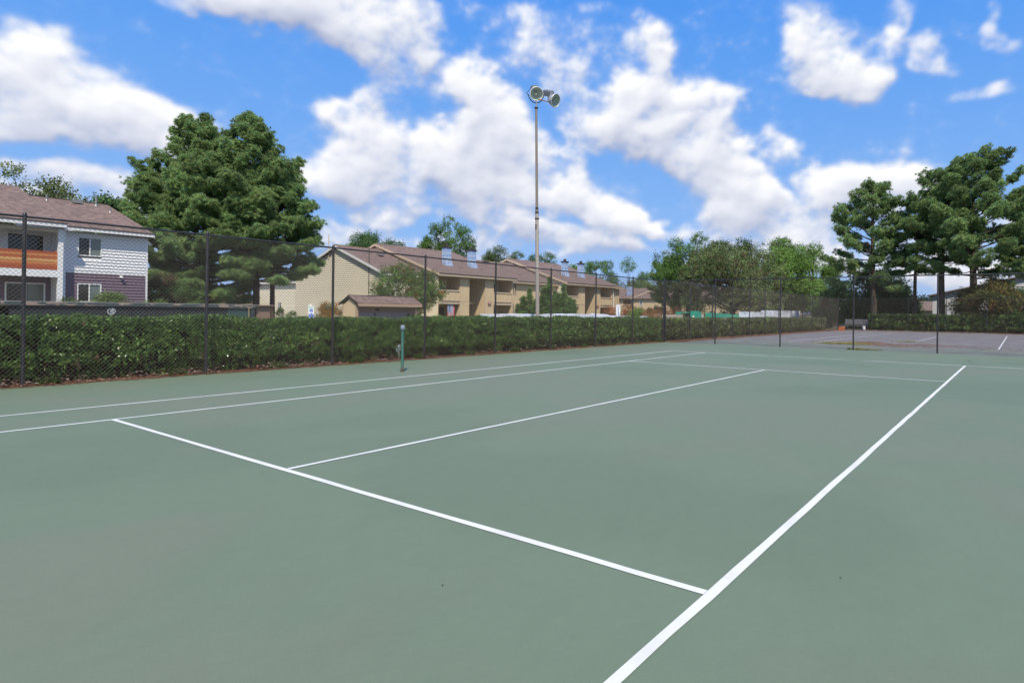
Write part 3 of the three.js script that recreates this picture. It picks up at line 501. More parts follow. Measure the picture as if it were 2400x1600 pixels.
  // the flag hung inside the ground floor patio
  const flagTex = texture(256, 256, (u, v) => { if (v > 0.52 && u < 0.56) { const s = (Math.floor(u * 22) + Math.floor(v * 26)) % 2 && vA(u * 60, v * 60, 64) > 0.5; return s ? [0.6, 0.62, 0.68] : [0.16, 0.22, 0.42]; } return Math.floor(u * 9) % 2 ? [0.62, 0.6, 0.62] : [0.50, 0.06, 0.08]; }, true);
  const fg = new THREE.PlaneGeometry(0.95, 1.75, 14, 6), fp = fg.attributes.position; for (let i = 0; i < fp.count; i++) fp.setZ(i, Math.sin(fp.getX(i) * 14) * 0.045 + Math.sin(fp.getY(i) * 4) * 0.02);
  fg.computeVertexNormals(); fg.rotateY(Math.PI / 2); fg.translate(-38.12, 1.2, -40.9);
  one('hanging_flag', fg, new THREE.MeshStandardMaterial({ map: flagTex, roughness: 0.9, side: THREE.DoubleSide }), 'red, white and blue striped flag hanging in a ground floor patio', 'flag');
}

// ---------------------------------------------------------------- other buildings
{
  // tan building behind the pines, left of the gable
  const a = thing('rear_apartment_building', 'tan lap sided building half hidden behind the tall pine trunks', 'building'), z0 = -46, G = -0.45;
  mesh('wall', box(-88.1, -70.2, G, 5.3, -60, z0 - 0.02), sheath, a);
  lapWall(a, 'z', z0, G, 5.3, () => [-88.2, -70.2], [[-80.9, -79.9, 0.9, 2.2]], tanSiding, 0.2, 0.05);
  glazing(a, 'window', 'z', z0, -80.9, -79.9, 0.9, 2.2, [glassBlind, glassDark], whiteTrim);
  mesh('roof', slab([[-88.6, 5.4, z0 + 0.5], [-69.8, 5.4, z0 + 0.5], [-69.8, 7.6, -53], [-88.6, 7.6, -53]], 0.16), roofMat, a);
  mesh('rear_roof', slab([[-88.6, 7.6, -53], [-69.8, 7.6, -53], [-69.8, 5.4, -60.5], [-88.6, 5.4, -60.5]], 0.16), roofMat, a);
  mesh('fascia', box(-88.5, -69.9, 5.12, 5.34, z0 + 0.46, z0 + 0.5), whiteTrim, a);
  // small tan cottage seen under the pine
  const c = thing('cottage', 'small tan house with brown hip roof under the left pines', 'house'), zc = -37;
  mesh('wall', box(-92, -83.6, -0.4, 3.2, zc - 7, zc), painted(0.36, 0.28, 0.17, 0.15), c);
  mesh('roof', slab([[-92.6, 3.1, zc + 0.5], [-83.1, 3.1, zc + 0.5], [-88.6, 4.5, zc - 3.5], [-92.6, 4.5, zc - 3.5]], 0.14), roofMat, c);
  mesh('roof_hip', slab([[-83.1, 3.1, zc + 0.5], [-83.1, 3.1, zc - 7.5], [-88.6, 4.5, zc - 3.5]], 0.14), roofMat, c);
  mesh('fascia', box(-92.5, -83.2, 2.9, 3.06, zc + 0.46, zc + 0.5), tanTrim, c);
  glazing(c, 'window', 'z', zc + 0.02, -90, -88.4, 0.9, 2.5, [glassBlind, glassDark], whiteTrim, 0.12);
  // far tan building behind the second block
  const f = thing('far_apartment_building', 'distant tan apartment building with small windows right of the long building', 'building'), zf = -120, Gf = -0.4;
  mesh('wall', box(-80, -51, Gf, 4.6, zf - 12, zf - 1.4), tanStucco, f); mesh('front_wall', box(-80, -66, Gf, 4.6, zf - 1.4, zf), tanStucco, f); mesh('front_wall', box(-63.7, -51, Gf, 4.6, zf - 1.4, zf), tanStucco, f); mesh('balcony_panel', box(-66, -63.7, 1.9, 3.35, zf - 0.2, zf - 0.01), tanStucco, f); mesh('lintel', box(-66, -63.7, 4.35, 4.6, zf - 0.2, zf - 0.01), tanStucco, f); mesh('balcony_floor', box(-66, -63.7, 1.95, 2.15, zf - 1.4, zf - 0.2), tanTrim, f);
  for (const [y0, y1] of [[3.35, 4.35], [0.2, 1.9]]) { mesh('sill', box(-66.1, -63.6, y0 - 0.22, y0 - 0.01, zf + 0.002, zf + 0.12), tanTrim, f); glazing(f, 'sliding_door', 'z', zf - 1.37, -65.6, -64.2, y0 - 0.9 < 0 ? -0.3 : 2.2, y1 - 0.15, [glassDark, glassBlind], tanTrim, 0.1); }
  mesh('projecting_bay', box(-62.9, -53, Gf, 4.55, zf, zf + 0.8), tanStucco, f);
  glazing(f, 'window', 'z', zf + 0.82, -61.1, -60.3, 3.2, 4.25, [glassBlind], whiteTrim, 0.1); mesh('window_panel', box(-61.2, -60.2, 1.4, 2.9, zf + 0.801, zf + 0.83), tanTrim, f);
  glazing(f, 'door', 'z', zf + 0.82, -56.4, -55.6, -0.3, 1.7, [mat(0.2, 0.4, 0.5, 0.5)], whiteTrim, 0.12);
  mesh('roof', slab([[-80.5, 4.65, zf + 0.6], [-50.5, 4.65, zf + 0.6], [-50.5, 7.35, zf - 6], [-80.5, 7.35, zf - 6]], 0.2), roofMat, f);
  mesh('roof_rear', slab([[-80.5, 7.35, zf - 6], [-50.5, 7.35, zf - 6], [-50.5, 4.65, zf - 12.6], [-80.5, 4.65, zf - 12.6]], 0.2), roofMat, f);
  mesh('bay_roof', slab([[-63.2, 4.62, zf + 1.3], [-52.6, 4.62, zf + 1.3], [-57.2, 7.3, zf - 4.2], [-58.9, 7.3, zf - 4.2]], 0.2), roofMat, f);
  mesh('bay_barge_board', slab([[-63.2, 4.7, zf + 1.34], [-63.2, 4.45, zf + 1.34], [-58.9, 7.2, zf - 4.1], [-58.9, 7.45, zf - 4.1]], 0.12), tanTrim, f);
  mesh('chimney', box(-65.7, -64.6, 4.9, 7.5, zf - 2.2, zf - 1), new THREE.MeshStandardMaterial({ roughness: 0.5, map: texture(64, 128, (u, v) => (tfbm(vB, u, v, 8, 4) > 0.5 ? [0.45, 0.5, 0.62] : [0.22, 0.3, 0.5]), true, [0.7, 0.4]) }), f);
  // more tan walls seen under the trees, beyond the second court's hedge
  const d = thing('background_apartment_building', 'tan building glimpsed between tree trunks behind the green lift', 'building');
  mesh('wall', box(-50, -24, -0.4, 4.6, -132, -118), tanStucco, d);
  mesh('roof', slab([[-50.5, 4.6, -117.4], [-23.5, 4.6, -117.4], [-23.5, 7.2, -125], [-50.5, 7.2, -125]], 0.2), roofMat, d); mesh('rear_roof', slab([[-50.5, 7.2, -125], [-23.5, 7.2, -125], [-23.5, 4.6, -132.6], [-50.5, 4.6, -132.6]], 0.2), roofMat, d);
  for (const x of [-46, -40, -34, -28]) glazing(d, 'window', 'z', -117.98, x - 0.7, x + 0.7, 0.6, 2.0, [glassDark, glassBlind], tanTrim, 0.1);
  // brown roofed house with the grey chimney, by the umbrellas
  const e = thing('chimney_house', 'brown roofed brick house with grey chimney beyond the umbrellas', 'house'), ze = -102;
  const brick = painted(0.20, 0.10, 0.07, 0.4);
  mesh('wall', box(-28, -15, -0.3, 3.0, ze - 8, ze), brick, e);
  mesh('roof', slab([[-28.6, 3.2, ze + 0.6], [-13.5, 2.3, ze + 0.6], [-19, 5.0, ze - 4], [-28.6, 5.0, ze - 4]], 0.2), roofMat, e); mesh('roof_end', slab([[-13.5, 2.3, ze + 0.6], [-13.5, 2.3, ze - 8.5], [-19, 5.0, ze - 4]], 0.2), roofMat, e);
  mesh('chimney', box(-23.4, -22.3, 3, 5.9, ze - 0.4, ze + 0.62), concrete, e); mesh('porch_panel', box(-17.6, -16.6, 0.6, 1.9, ze + 0.002, ze + 0.05), glassDark, e);
  // white house behind the right pines
  const w = thing('white_house', 'white lap sided house behind the right hand pines', 'house'), zw = -80, white = painted(0.62, 0.62, 0.66, 0.08);
  mesh('wall', box(1.3, 22, -0.1, 3.9, zw - 9, zw - 0.02), sheath, w);
  const wx = (y) => (y < 3.9 ? [1.15, 22] : [1.15 + (y - 3.9) * 4.4, 22 - (y - 3.9) * 4.4]);
  mesh('gable', slab([[1.15, 3.9, zw - 0.03], [22, 3.9, zw - 0.03], [11.6, 6.25, zw - 0.03]], 0.1), sheath, w);
  lapWall(w, 'z', zw, 0.2, 6.2, wx, [[13, 14.2, 1.2, 2.7]], white, 0.22, 0.034); glazing(w, 'window', 'z', zw, 13, 14.2, 1.2, 2.7, [glassBlind, glassDark], whiteTrim);
  mesh('roof', slab([[0.6, 3.86, zw + 0.45], [0.6, 3.86, zw - 9.4], [11.6, 6.42, zw - 9.4], [11.6, 6.42, zw + 0.45]].reverse(), 0.14), roofMat, w); mesh('roof_far_slope', slab([[11.6, 6.42, zw + 0.45], [11.6, 6.42, zw - 9.4], [22.6, 3.86, zw - 9.4], [22.6, 3.86, zw + 0.45]].reverse(), 0.14), roofMat, w);
  // low brown roofed house between the pine trunks
  const q = thing('brown_roof_house', 'low house with brown roof seen between the right pine trunks', 'house'), zq = -96;
  mesh('wall', box(-4.2, 5.2, -0.1, 2.3, zq - 8, zq), painted(0.45, 0.40, 0.34, 0.1), q); mesh('roof', slab([[-4.8, 2.25, zq + 0.5], [5.8, 2.25, zq + 0.5], [5.8, 3.6, zq - 4], [-4.8, 3.6, zq - 4]], 0.15), roofMat, q); mesh('rear_roof', slab([[-4.8, 3.6, zq - 4], [5.8, 3.6, zq - 4], [5.8, 2.25, zq - 8.5], [-4.8, 2.25, zq - 8.5]], 0.15), roofMat, q);
  glazing(q, 'window', 'z', zq + 0.02, -0.8, 1.4, 0.9, 2.0, [glassBlind, glassDark], whiteTrim, 0.1); glazing(q, 'window', 'z', zq + 0.02, -3.8, -3.2, 0.9, 2.0, [glassBlind], whiteTrim, 0.1);
}

// ---------------------------------------------------------------- foliage pieces
function leafMat(rough = 0.6, through = 0.28) { return new THREE.MeshPhysicalMaterial({ color: 0xffffff, roughness: rough, transmission: through, thickness: 0, specularIntensity: 0.15, side: THREE.DoubleSide }); }
const needleMat = leafMat(0.96, 0.2), broadMat = leafMat(0.95, 0.22), hedgeMat = new THREE.MeshPhysicalMaterial({ color: 0xffffff, roughness: 0.26, specularIntensity: 0.5, side: THREE.DoubleSide });
const deadMat = mat(1, 1, 1, 0.85, { side: THREE.DoubleSide });
function geoFrom(tris) { const g = new THREE.BufferGeometry(); g.setAttribute('position', new THREE.Float32BufferAttribute(tris.flat(2), 3)); g.computeVertexNormals(); return g; }
function randDir(r) { const y = r() * 2 - 1, a = r() * Math.PI * 2, s = Math.sqrt(1 - y * y); return new THREE.Vector3(s * Math.cos(a), y, s * Math.sin(a)); }
// a spray of pine needles: axis +y, needles fan out from the twig
function tuftGeo(seed, n = 42, len = 0.31, wid = 0.030) {
  const r = rng(seed), t = [];
  for (let i = 0; i < n; i++) {
    const d = randDir(r); d.y = Math.abs(d.y) * 0.9 + 0.15 * (r() - 0.3); d.normalize(); const o = new THREE.Vector3((r() - 0.5) * 0.08, r() * 0.16 - 0.06, (r() - 0.5) * 0.08), L = len * (0.65 + r() * 0.5);
    const s = randDir(r).cross(d).normalize().multiplyScalar(wid / 2), tip = o.clone().addScaledVector(d, L); tip.y -= L * L * 0.35;
    t.push([[o.x - s.x, o.y - s.y, o.z - s.z], [o.x + s.x, o.y + s.y, o.z + s.z], [tip.x, tip.y, tip.z]]);
  }
  return geoFrom(t);
}
// a sprig of broad leaves inside a small ball
function sprigGeo(seed, n = 14, rad = 0.4, leaf = 0.2, asp = 0.55) {
  const r = rng(seed), t = [];
  for (let i = 0; i < n; i++) {
    const c = randDir(r).multiplyScalar(rad * Math.cbrt(r())), nrm = randDir(r); nrm.y = Math.abs(nrm.y) + 0.25; nrm.normalize();
    const d = randDir(r); d.addScaledVector(nrm, -d.dot(nrm)).normalize(); const L = leaf * (0.7 + 0.6 * r()), s = nrm.clone().cross(d).multiplyScalar(L * asp / 2), fold = nrm.clone().multiplyScalar(-L * 0.08);
    const p = (a, b) => c.clone().addScaledVector(d, a * L).addScaledVector(s, b).addScaledVector(fold, Math.abs(b)).toArray();
    const A = p(-0.5, 0), B = p(0.02, 1), D = p(0.02, -1), E = p(0.5, 0); t.push([A, B, E], [A, E, D]);
  }
  return geoFrom(t);
}
const M4 = new THREE.Matrix4(), Q = new THREE.Quaternion(), UP = new THREE.Vector3(0, 1, 0), V = (x, y, z) => new THREE.Vector3(x, y, z);
function scatter(name, geo, m, list, parent) { // list: {p, d (axis), s, c, spin}
  const im = new THREE.InstancedMesh(geo, m, list.length); im.name = name; im.castShadow = im.receiveShadow = true; const q2 = new THREE.Quaternion(), sc = V(1, 1, 1);
  list.forEach((e, i) => { Q.setFromUnitVectors(UP, e.d); q2.setFromAxisAngle(UP, e.spin || 0); Q.multiply(q2); sc.setScalar(e.s); M4.compose(e.p, Q, sc); im.setMatrixAt(i, M4); im.setColorAt(i, e.c); });
  im.userData.kind = 'stuff'; if (parent) parent.add(im); return im;
}
const barkTex = texture(256, 256, (u, v) => { const a = tfbm(vB, u * 2, v * 0.5, 8, 5), k = sst(0.4, 0.6, a), s = 0.7 + 0.6 * tfbm(vA, u, v, 40, 3); return [mix(0.035, 0.125, k) * s, mix(0.026, 0.085, k) * s, mix(0.02, 0.06, k) * s]; }, true, [1.2, 0.8]);
const barkMat = new THREE.MeshStandardMaterial({ map: barkTex, roughness: 0.95, bumpMap: barkTex, bumpScale: 0.03 });
const tufts = [tuftGeo(11), tuftGeo(12), tuftGeo(13, 24, 0.34)], sprigs = [sprigGeo(21), sprigGeo(22, 12, 0.45, 0.24), sprigGeo(23, 16, 0.35, 0.16, 0.4)];

// a pine: tapering trunk, whorls of rising limbs, side twigs that end in rounded clumps of needle sprays
function pine(label, [x, y, z], h, o) {
  const r = rng(o.seed), t = thing('pine_tree', label, 'tree', [x, y, z], o.group), lean = o.lean || [0, 0];
  const at = (f) => V(lean[0] * f * f + Math.sin(f * 5 + o.seed) * 0.12, h * f, lean[1] * f * f + Math.cos(f * 4 + o.seed) * 0.12);
  const tr = o.trunk || 0.3, pts = [], rad = []; for (let i = 0; i <= 12; i++) { const f = i / 12; pts.push(at(f)); rad.push(tr * (f < 0.04 ? 1.2 : 1) * Math.pow(1 - f * 0.94, 0.8)); }
  pts[0].y = -0.3;
  mesh('trunk', tube(pts, rad, 12), barkMat, t);
  const limbs = [], list = [[], [], []], n = o.limbs || 60, cb = o.base, R = o.radius;
  const prof = o.prof || ((q) => (q < 0.3 ? 0.78 + 0.75 * q : Math.pow(Math.max(0, 1 - (q - 0.3) / 0.75), o.dome || 0.58)));
  const g0 = o.green || [0.185, 0.318, 0.128];
  for (let i = 0; i < n; i++) {
    const q = Math.pow((i + r() * 0.8) / n, 0.92), f = cb + (0.985 - cb) * q, a = i * 2.39996 + r() * 0.7, s = at(f), L = Math.max(0.5, R * prof(q) * (0.68 + 0.42 * r()) * (o.side ? 1 + o.side * Math.cos(a - (o.sideDir || 0)) : 1));
    const rise = mix(0.02, 0.75, q) + (r() - 0.5) * 0.3, dir = V(Math.cos(a), rise, Math.sin(a)).normalize(), side = V(-Math.sin(a), 0, Math.cos(a));
    const bend = (r() - 0.5) * 0.5, P = (u) => s.clone().addScaledVector(dir, L * u).addScaledVector(side, bend * L * u * u * 0.5).add(V(0, (mix(-0.10, 0.04, q) * u + 0.16 * u * u * u) * L, 0));
    limbs.push(tube([P(0), P(0.35), P(0.7), P(1)], [0.035 + L * 0.013, 0.028 + L * 0.008, 0.02 + L * 0.004, 0.012], 5));
    const tone = 0.75 + 0.5 * r(), nt = Math.max(3, Math.round(L * 4.4 * (o.fill || 1)));
    for (let k = 0; k < nt; k++) {
      const u = k === 0 ? 1 : 0.38 + 0.62 * Math.sqrt(r()), b = P(u), tl = (0.25 + 0.75 * r()) * Math.min(1.15, L * 0.36) * (1.15 - 0.5 * u), sd = (r() < 0.5 ? -1 : 1) * (0.5 + 0.7 * r());
      const td = dir.clone().multiplyScalar(0.65).addScaledVector(side, k ? sd : 0).add(V(0, 0.30 + 0.3 * r(), 0)).normalize(), e = b.clone().addScaledVector(td, tl);
      if (tl > 0.3) limbs.push(tube([b, e], [0.016, 0.008], 4));
      const m = 9 + Math.floor(r() * 7), ct = tone * (0.85 + 0.3 * r());
      for (let j = 0; j < m; j++) {
        const off = randDir(r).multiplyScalar(0.46 * Math.sqrt(r())); off.y *= 0.75; const d = td.clone().multiplyScalar(0.6).add(off.clone().multiplyScalar(1.6)).add(V(0, 0.55, 0)).normalize(), c = ct * (0.8 + 0.4 * r()), yel = r() * 0.35;
        list[Math.floor(r() * 3)].push({ p: e.clone().add(off), d, s: 0.58 + 0.42 * r(), spin: r() * 6.3, c: C(g0[0] * c * (1 + yel), g0[1] * c, g0[2] * c * (1 - 0.3 * yel)) });
      }
    }
  }
  mesh('branches', mergeGeometries(limbs), barkMat, t);
  const crown = new THREE.Group(); crown.name = 'crown'; t.add(crown);
  list.forEach((l, i) => scatter('needles', tufts[i], needleMat, l, crown));
  return t;
}
// a broadleaf tree: trunk, forked limbs, leaf sprigs gathered in clumps of uneven size
function tree(name, label, [x, y, z], h, o) {
  const r = rng(o.seed), t = thing(name, label, o.category || 'tree', [x, y, z], o.group), list = [[], [], []], limbs = [];
  const tr = o.trunk || 0.2, rx = o.rx, ry = o.ry || h * 0.38, cy = o.cy || h - ry, fork = o.fork || Math.max(0.2, cy - ry * 0.75);
  const stems = o.stems || 1, g0 = o.green;
  for (let s = 0; s < stems; s++) { const a = s * 2.4 + o.seed, w = stems > 1 ? 0.22 : 0; mesh('trunk', tube([V(Math.cos(a) * w * 0.5, -0.3, Math.sin(a) * w * 0.5), V(Math.cos(a) * w * 0.8, fork * 0.5, Math.sin(a) * w * 0.8), V(Math.cos(a) * w * 2, fork, Math.sin(a) * w * 2), V(Math.cos(a) * w * 4, cy + ry * 0.35, Math.sin(a) * w * 4)], [tr * 1.2, tr, tr * 0.8, tr * 0.25], 9), barkMat, t); }
  const n = o.clumps || 34;
  for (let i = 0; i < n; i++) {
    const d = randDir(r), k = 0.45 + 0.55 * Math.cbrt(r()); d.y = d.y * 0.95 + 0.1; const sh = o.shape ? o.shape(d.y) : 1;
    const c = V(d.x * rx * k * sh, cy + d.y * ry * k, d.z * rx * k * sh), cr = (o.clump || rx * 0.34) * (0.6 + 0.7 * r()), tone = 0.72 + 0.56 * r();
    const b = V(0, mix(fork, cy + ry * 0.2, r()), 0), mid = b.clone().lerp(c, 0.5).add(V(0, 0.2 * r() * ry * 0.3, 0)); limbs.push(tube([b, mid, c], [tr * 0.45, tr * 0.28, tr * 0.07], 5));
    const m = Math.round((o.per || 60) * (cr / (rx * 0.34)) ** 2);
    for (let j = 0; j < m; j++) {
      const e = randDir(r), q = Math.cbrt(0.25 + 0.75 * r()); e.y *= 0.75; const p = c.clone().addScaledVector(e, cr * q), cc = tone * (0.75 + 0.5 * r()), yel = r() < (o.tint || 0) ? 1 : 0, g = yel ? o.tintColor : g0;
      list[Math.floor(r() * 3)].push({ p, d: e.clone().add(V(0, 0.8, 0)).normalize(), s: (o.leaf || 1) * (0.75 + 0.5 * r()), spin: r() * 6.3, c: C(g[0] * cc, g[1] * cc, g[2] * cc) });
    }
  }
  mesh('branches', mergeGeometries(limbs), barkMat, t);
  const crown = new THREE.Group(); crown.name = 'crown'; t.add(crown);
  list.forEach((l, i) => scatter('leaves', sprigs[i], broadMat, l, crown));
  return t;
}

// ---------------------------------------------------------------- pines
const LG = -0.45;
pine('big pine behind the house, left of the two rounded pine tops', [-47.4, LG, -20.7], 17.6, { seed: 3, fill: 1.2, dome: 0.8, base: 0.14, radius: 5.7, trunk: 0.32, limbs: 84, lean: [0.3, 0], group: 'pines between the two apartment buildings' });
pine('big pine forming the right of the two rounded tops by the tan gable', [-40.9, LG, -22.4], 17.2, { seed: 8, fill: 1.2, dome: 0.85, base: 0.26, radius: 4.8, trunk: 0.28, limbs: 80, lean: [-0.4, 0.2], group: 'pines between the two apartment buildings' });
pine('lower pine in the middle front of the big pine group', [-43.2, LG, -19.7], 13.2, { seed: 15, fill: 1.3, base: 0.1, radius: 4.7, trunk: 0.24, limbs: 66, group: 'pines between the two apartment buildings' });
pine('rightmost pine of the big group, reaching over the tan gable', [-39.6, LG, -23.0], 12.6, { seed: 21, fill: 1.25, base: 0.30, radius: 3.7, trunk: 0.22, limbs: 76, lean: [0.3, -0.2], group: 'pines between the two apartment buildings' });
pine('short pine at the left edge of the big pine group', [-47.3, LG, -18.0], 11.4, { seed: 27, fill: 1.1, base: 0.1, radius: 4.6, trunk: 0.22, limbs: 60, group: 'pines between the two apartment buildings' });
pine('leftmost pine standing alone at the end of the back hedge', [-2.9, 0, -66.6], 14.6, { seed: 33, fill: 0.95, base: 0.28, radius: 4.2, trunk: 0.33, limbs: 66, group: 'pines behind the back hedge', side: 0.12, sideDir: 3.1 });
pine('slender pine with a bare reddish trunk behind the back hedge', [0.95, 0, -67.4], 12.8, { seed: 41, fill: 0.95, base: 0.42, radius: 3.1, trunk: 0.22, limbs: 42, group: 'pines behind the back hedge' });
pine('pine with straight dark trunk, second from the right behind the back hedge', [3.4, 0, -66.2], 15.4, { seed: 47, fill: 0.95, base: 0.42, radius: 3.7, trunk: 0.32, limbs: 66, group: 'pines behind the back hedge' });
pine('tallest and thickest pine behind the back hedge, near the white house', [5.95, 0, -65.4], 16.0, { seed: 52, fill: 0.95, base: 0.31, radius: 4.9, trunk: 0.38, limbs: 78, group: 'pines behind the back hedge', side: 0.18 });
pine('pine with its crown cut by the right edge of the view', [11.2, 0, -70.5], 13.5, { seed: 58, base: 0.3, radius: 4.6, trunk: 0.3, limbs: 54, group: 'pines behind the back hedge' });
pine('dark pine beside the far tan building, low limbs over its wall', [-33.6, LG, -82], 9.6, { seed: 63, base: 0.16, radius: 4.6, trunk: 0.32, limbs: 52, group: 'trees beyond the grey court' });

// ---------------------------------------------------------------- broadleaf trees
const oak = [0.110, 0.195, 0.052], bright = [0.165, 0.275, 0.066], olive = [0.160, 0.205, 0.085], deep = [0.090, 0.160, 0.058];
tree('broadleaf_tree', 'tall dark green tree left of the tree group beyond the grey court', [-29.8, LG, -79], 12.9, { seed: 71, rx: 4.6, ry: 5.6, green: oak, clumps: 46, per: 60, trunk: 0.3, group: 'trees beyond the grey court' });
tree('broadleaf_tree', 'mid green tree behind the olive tree, beyond the grey court', [-23.6, LG, -80], 11.9, { seed: 72, rx: 4.2, ry: 4.6, green: [0.078, 0.132, 0.042], clumps: 40, per: 56, trunk: 0.26, group: 'trees beyond the grey court' });
tree('broadleaf_tree', 'spreading olive brown tree in front of the tree group', [-18.9, LG, -68.8], 10.2, { seed: 73, rx: 5.9, ry: 4.4, cy: 5.6, green: olive, clumps: 60, per: 52, trunk: 0.34, fork: 2.0, leaf: 0.9, tint: 0.15, tintColor: [0.14, 0.10, 0.06], group: 'trees beyond the grey court' });
tree('broadleaf_tree', 'bright green tree right of the olive tree', [-16.6, LG, -79.5], 10.9, { seed: 74, rx: 4.8, ry: 4.6, cy: 6.4, green: bright, clumps: 50, per: 60, trunk: 0.26, group: 'trees beyond the grey court' });
tree('broadleaf_tree', 'dark topped tree behind the bright green tree', [-19.3, LG, -90], 12.6, { seed: 75, rx: 3.4, ry: 4.8, green: deep, clumps: 30, per: 56, trunk: 0.26, group: 'trees beyond the grey court' });
tree('broadleaf_tree', 'rightmost tree of the group beyond the grey court', [-14.6, LG, -88], 11.0, { seed: 76, rx: 3.2, ry: 4.6, green: bright, clumps: 32, per: 56, trunk: 0.24, group: 'trees beyond the grey court' });
for (const [lab, x, z, h, rx, ry, g, s, cl] of [
  ['tall rounded tree rising behind the first pair of wrapped chimneys', -88.3, -87, 20.6, 4.6, 5.2, oak, 81, 34], ['leafy tree top just left of the first wrapped chimneys', -92.5, -85.5, 17.2, 3.4, 3.2, oak, 82, 20],
  ['tree top behind the roof just left of the lamp post', -79.3, -93.4, 15.3, 3.9, 3.6, [0.090, 0.128, 0.045], 83, 26], ['dark tree top behind the roof at the lamp post', -79, -105.9, 14.6, 4.2, 3.0, deep, 84, 24],
  ['dark tree top behind the ridge right of the antenna mast', -75.5, -59.4, 14.0, 3.6, 3.0, deep, 85, 24], ['small green tree top beside the antenna mast', -87.9, -62.9, 13.7, 2.0, 2.2, bright, 86, 14],
  ['thin yellowish tree behind the house roof at the left edge', -72.1, -15.2, 15.4, 4.2, 3.4, [0.150, 0.188, 0.075], 87, 26], ['small dark tree behind the ridge of the plum house', -65.8, -19.7, 13.4, 2.3, 2.8, deep, 88, 20],
  ['light green tree behind the second pair of chimneys', -79, -118, 12.8, 3.9, 4.2, bright, 89, 24], ['green tree rising right of the second pair of chimneys', -87.8, -142.6, 16.5, 5.0, 6.0, oak, 90, 30],
  ['dark green tree above the far tan roof', -83.5, -151.7, 16.4, 6.2, 7.0, oak, 91, 34], ['paler tree right above the far tan roof', -81.6, -158.9, 13.2, 5.6, 6.0, [0.12, 0.16, 0.065], 92, 28],
  ['bluish dark tree far behind, left of the lone pine', -28.1, -142, 10.2, 3.2, 4.6, [0.045, 0.075, 0.053], 94, 22]])
  tree('background_tree', lab, [x, LG, z], h, { seed: s, rx, ry, green: g, clumps: cl, per: 44, trunk: 0.22, leaf: 1.25, group: 'trees behind the buildings' });
tree('understorey_tree', 'low bushy green tree under the lone pine', [-4.6, 0, -73.5], 6.1, { seed: 101, rx: 4.2, ry: 3.0, cy: 3.0, green: [0.075, 0.128, 0.045], clumps: 40, per: 52, fork: 0.6, trunk: 0.14, group: 'low trees behind the back hedge' });
tree('understorey_tree', 'green tree behind the gap at the hedge corner', [-8.4, -0.3, -76], 5.2, { seed: 102, rx: 3.0, ry: 2.6, cy: 2.6, green: oak, clumps: 28, per: 50, fork: 0.5, trunk: 0.12, group: 'low trees behind the back hedge' });
tree('understorey_tree', 'round green bush tree left of the slender pine trunk', [-1.6, 0, -75], 4.0, { seed: 103, rx: 2.0, ry: 2.0, cy: 2.5, green: [0.090, 0.150, 0.053], clumps: 26, per: 50, fork: 0.5, trunk: 0.12, group: 'low trees behind the back hedge' });
tree('magnolia_tree', 'brownish green magnolia between the thick pine and the frame edge', [7.2, 0, -64.0], 4.3, { seed: 104, rx: 2.7, ry: 2.0, cy: 2.2, green: [0.083, 0.093, 0.033], clumps: 36, per: 46, fork: 0.4, trunk: 0.12, tint: 0.35, tintColor: [0.17, 0.105, 0.035] });
tree('laurel_bush', 'green bush behind the back hedge at the right edge', [10.4, 0, -64.6], 4.0, { seed: 105, rx: 2.2, ry: 1.9, cy: 1.9, green: [0.075, 0.150, 0.053], clumps: 26, per: 46, fork: 0.4, trunk: 0.1, category: 'bush' });
tree('crape_myrtle', 'crape myrtle with reddish tips in front of the tan wing', [-33.6, LG, -31.6], 5.7, { seed: 106, rx: 2.6, ry: 2.2, cy: 3.3, green: [0.125, 0.195, 0.058], clumps: 50, per: 26, fork: 1.0, trunk: 0.07, stems: 4, leaf: 0.8, tint: 0.06, tintColor: [0.22, 0.09, 0.03] });
// feathery upright junipers in front of the tan building
function juniper(label, p, h, rad, seed) {
  const r = rng(seed), t = thing('juniper', label, 'shrub', p, 'junipers in front of the tan building'), list = [[], [], []];
  mesh('trunk', tube([V(0, -0.2, 0), V(0, h * 0.8, 0)], [0.09, 0.02], 6), barkMat, t);
  const n = Math.round(h * rad * 210);
  for (let i = 0; i < n; i++) {
    const spike = Math.floor(r() * 11), sa = spike * 2.4, sr = spike ? rad * (0.25 + 0.5 * ((spike * 37) % 10) / 10) : 0, top = spike ? h * (0.52 + 0.36 * ((spike * 53) % 10) / 10) : h, f = Math.pow(r(), 0.8), w = rad * 0.42 * (1 - f) ** 0.8 + 0.05, a = r() * 6.3, q = Math.sqrt(r()) * w;
    const g = 0.75 + 0.5 * r(); list[i % 3].push({ p: V(Math.cos(sa) * sr * (0.75 + f * 0.5) + Math.cos(a) * q, f * top, Math.sin(sa) * sr * (0.75 + f * 0.5) + Math.sin(a) * q), d: V(Math.cos(a) * 0.45, 1, Math.sin(a) * 0.45).normalize(), s: 0.7 + 0.4 * r(), spin: r() * 6, c: C(0.14 * g, 0.24 * g, 0.072 * g) });
  }
  const crown = new THREE.Group(); crown.name = 'crown'; t.add(crown); list.forEach((l, i) => scatter('needles', tufts[i], needleMat, l, crown));
}
juniper('shorter left juniper beside the lamp post', [-25.5, LG, -38.4], 3.9, 1.4, 111); juniper('tallest juniper directly behind the lamp post', [-24.1, LG, -39.4], 4.9, 1.3, 112); juniper('bushy right juniper beside the lamp post', [-22.0, LG, -38.7], 4.1, 1.4, 113);
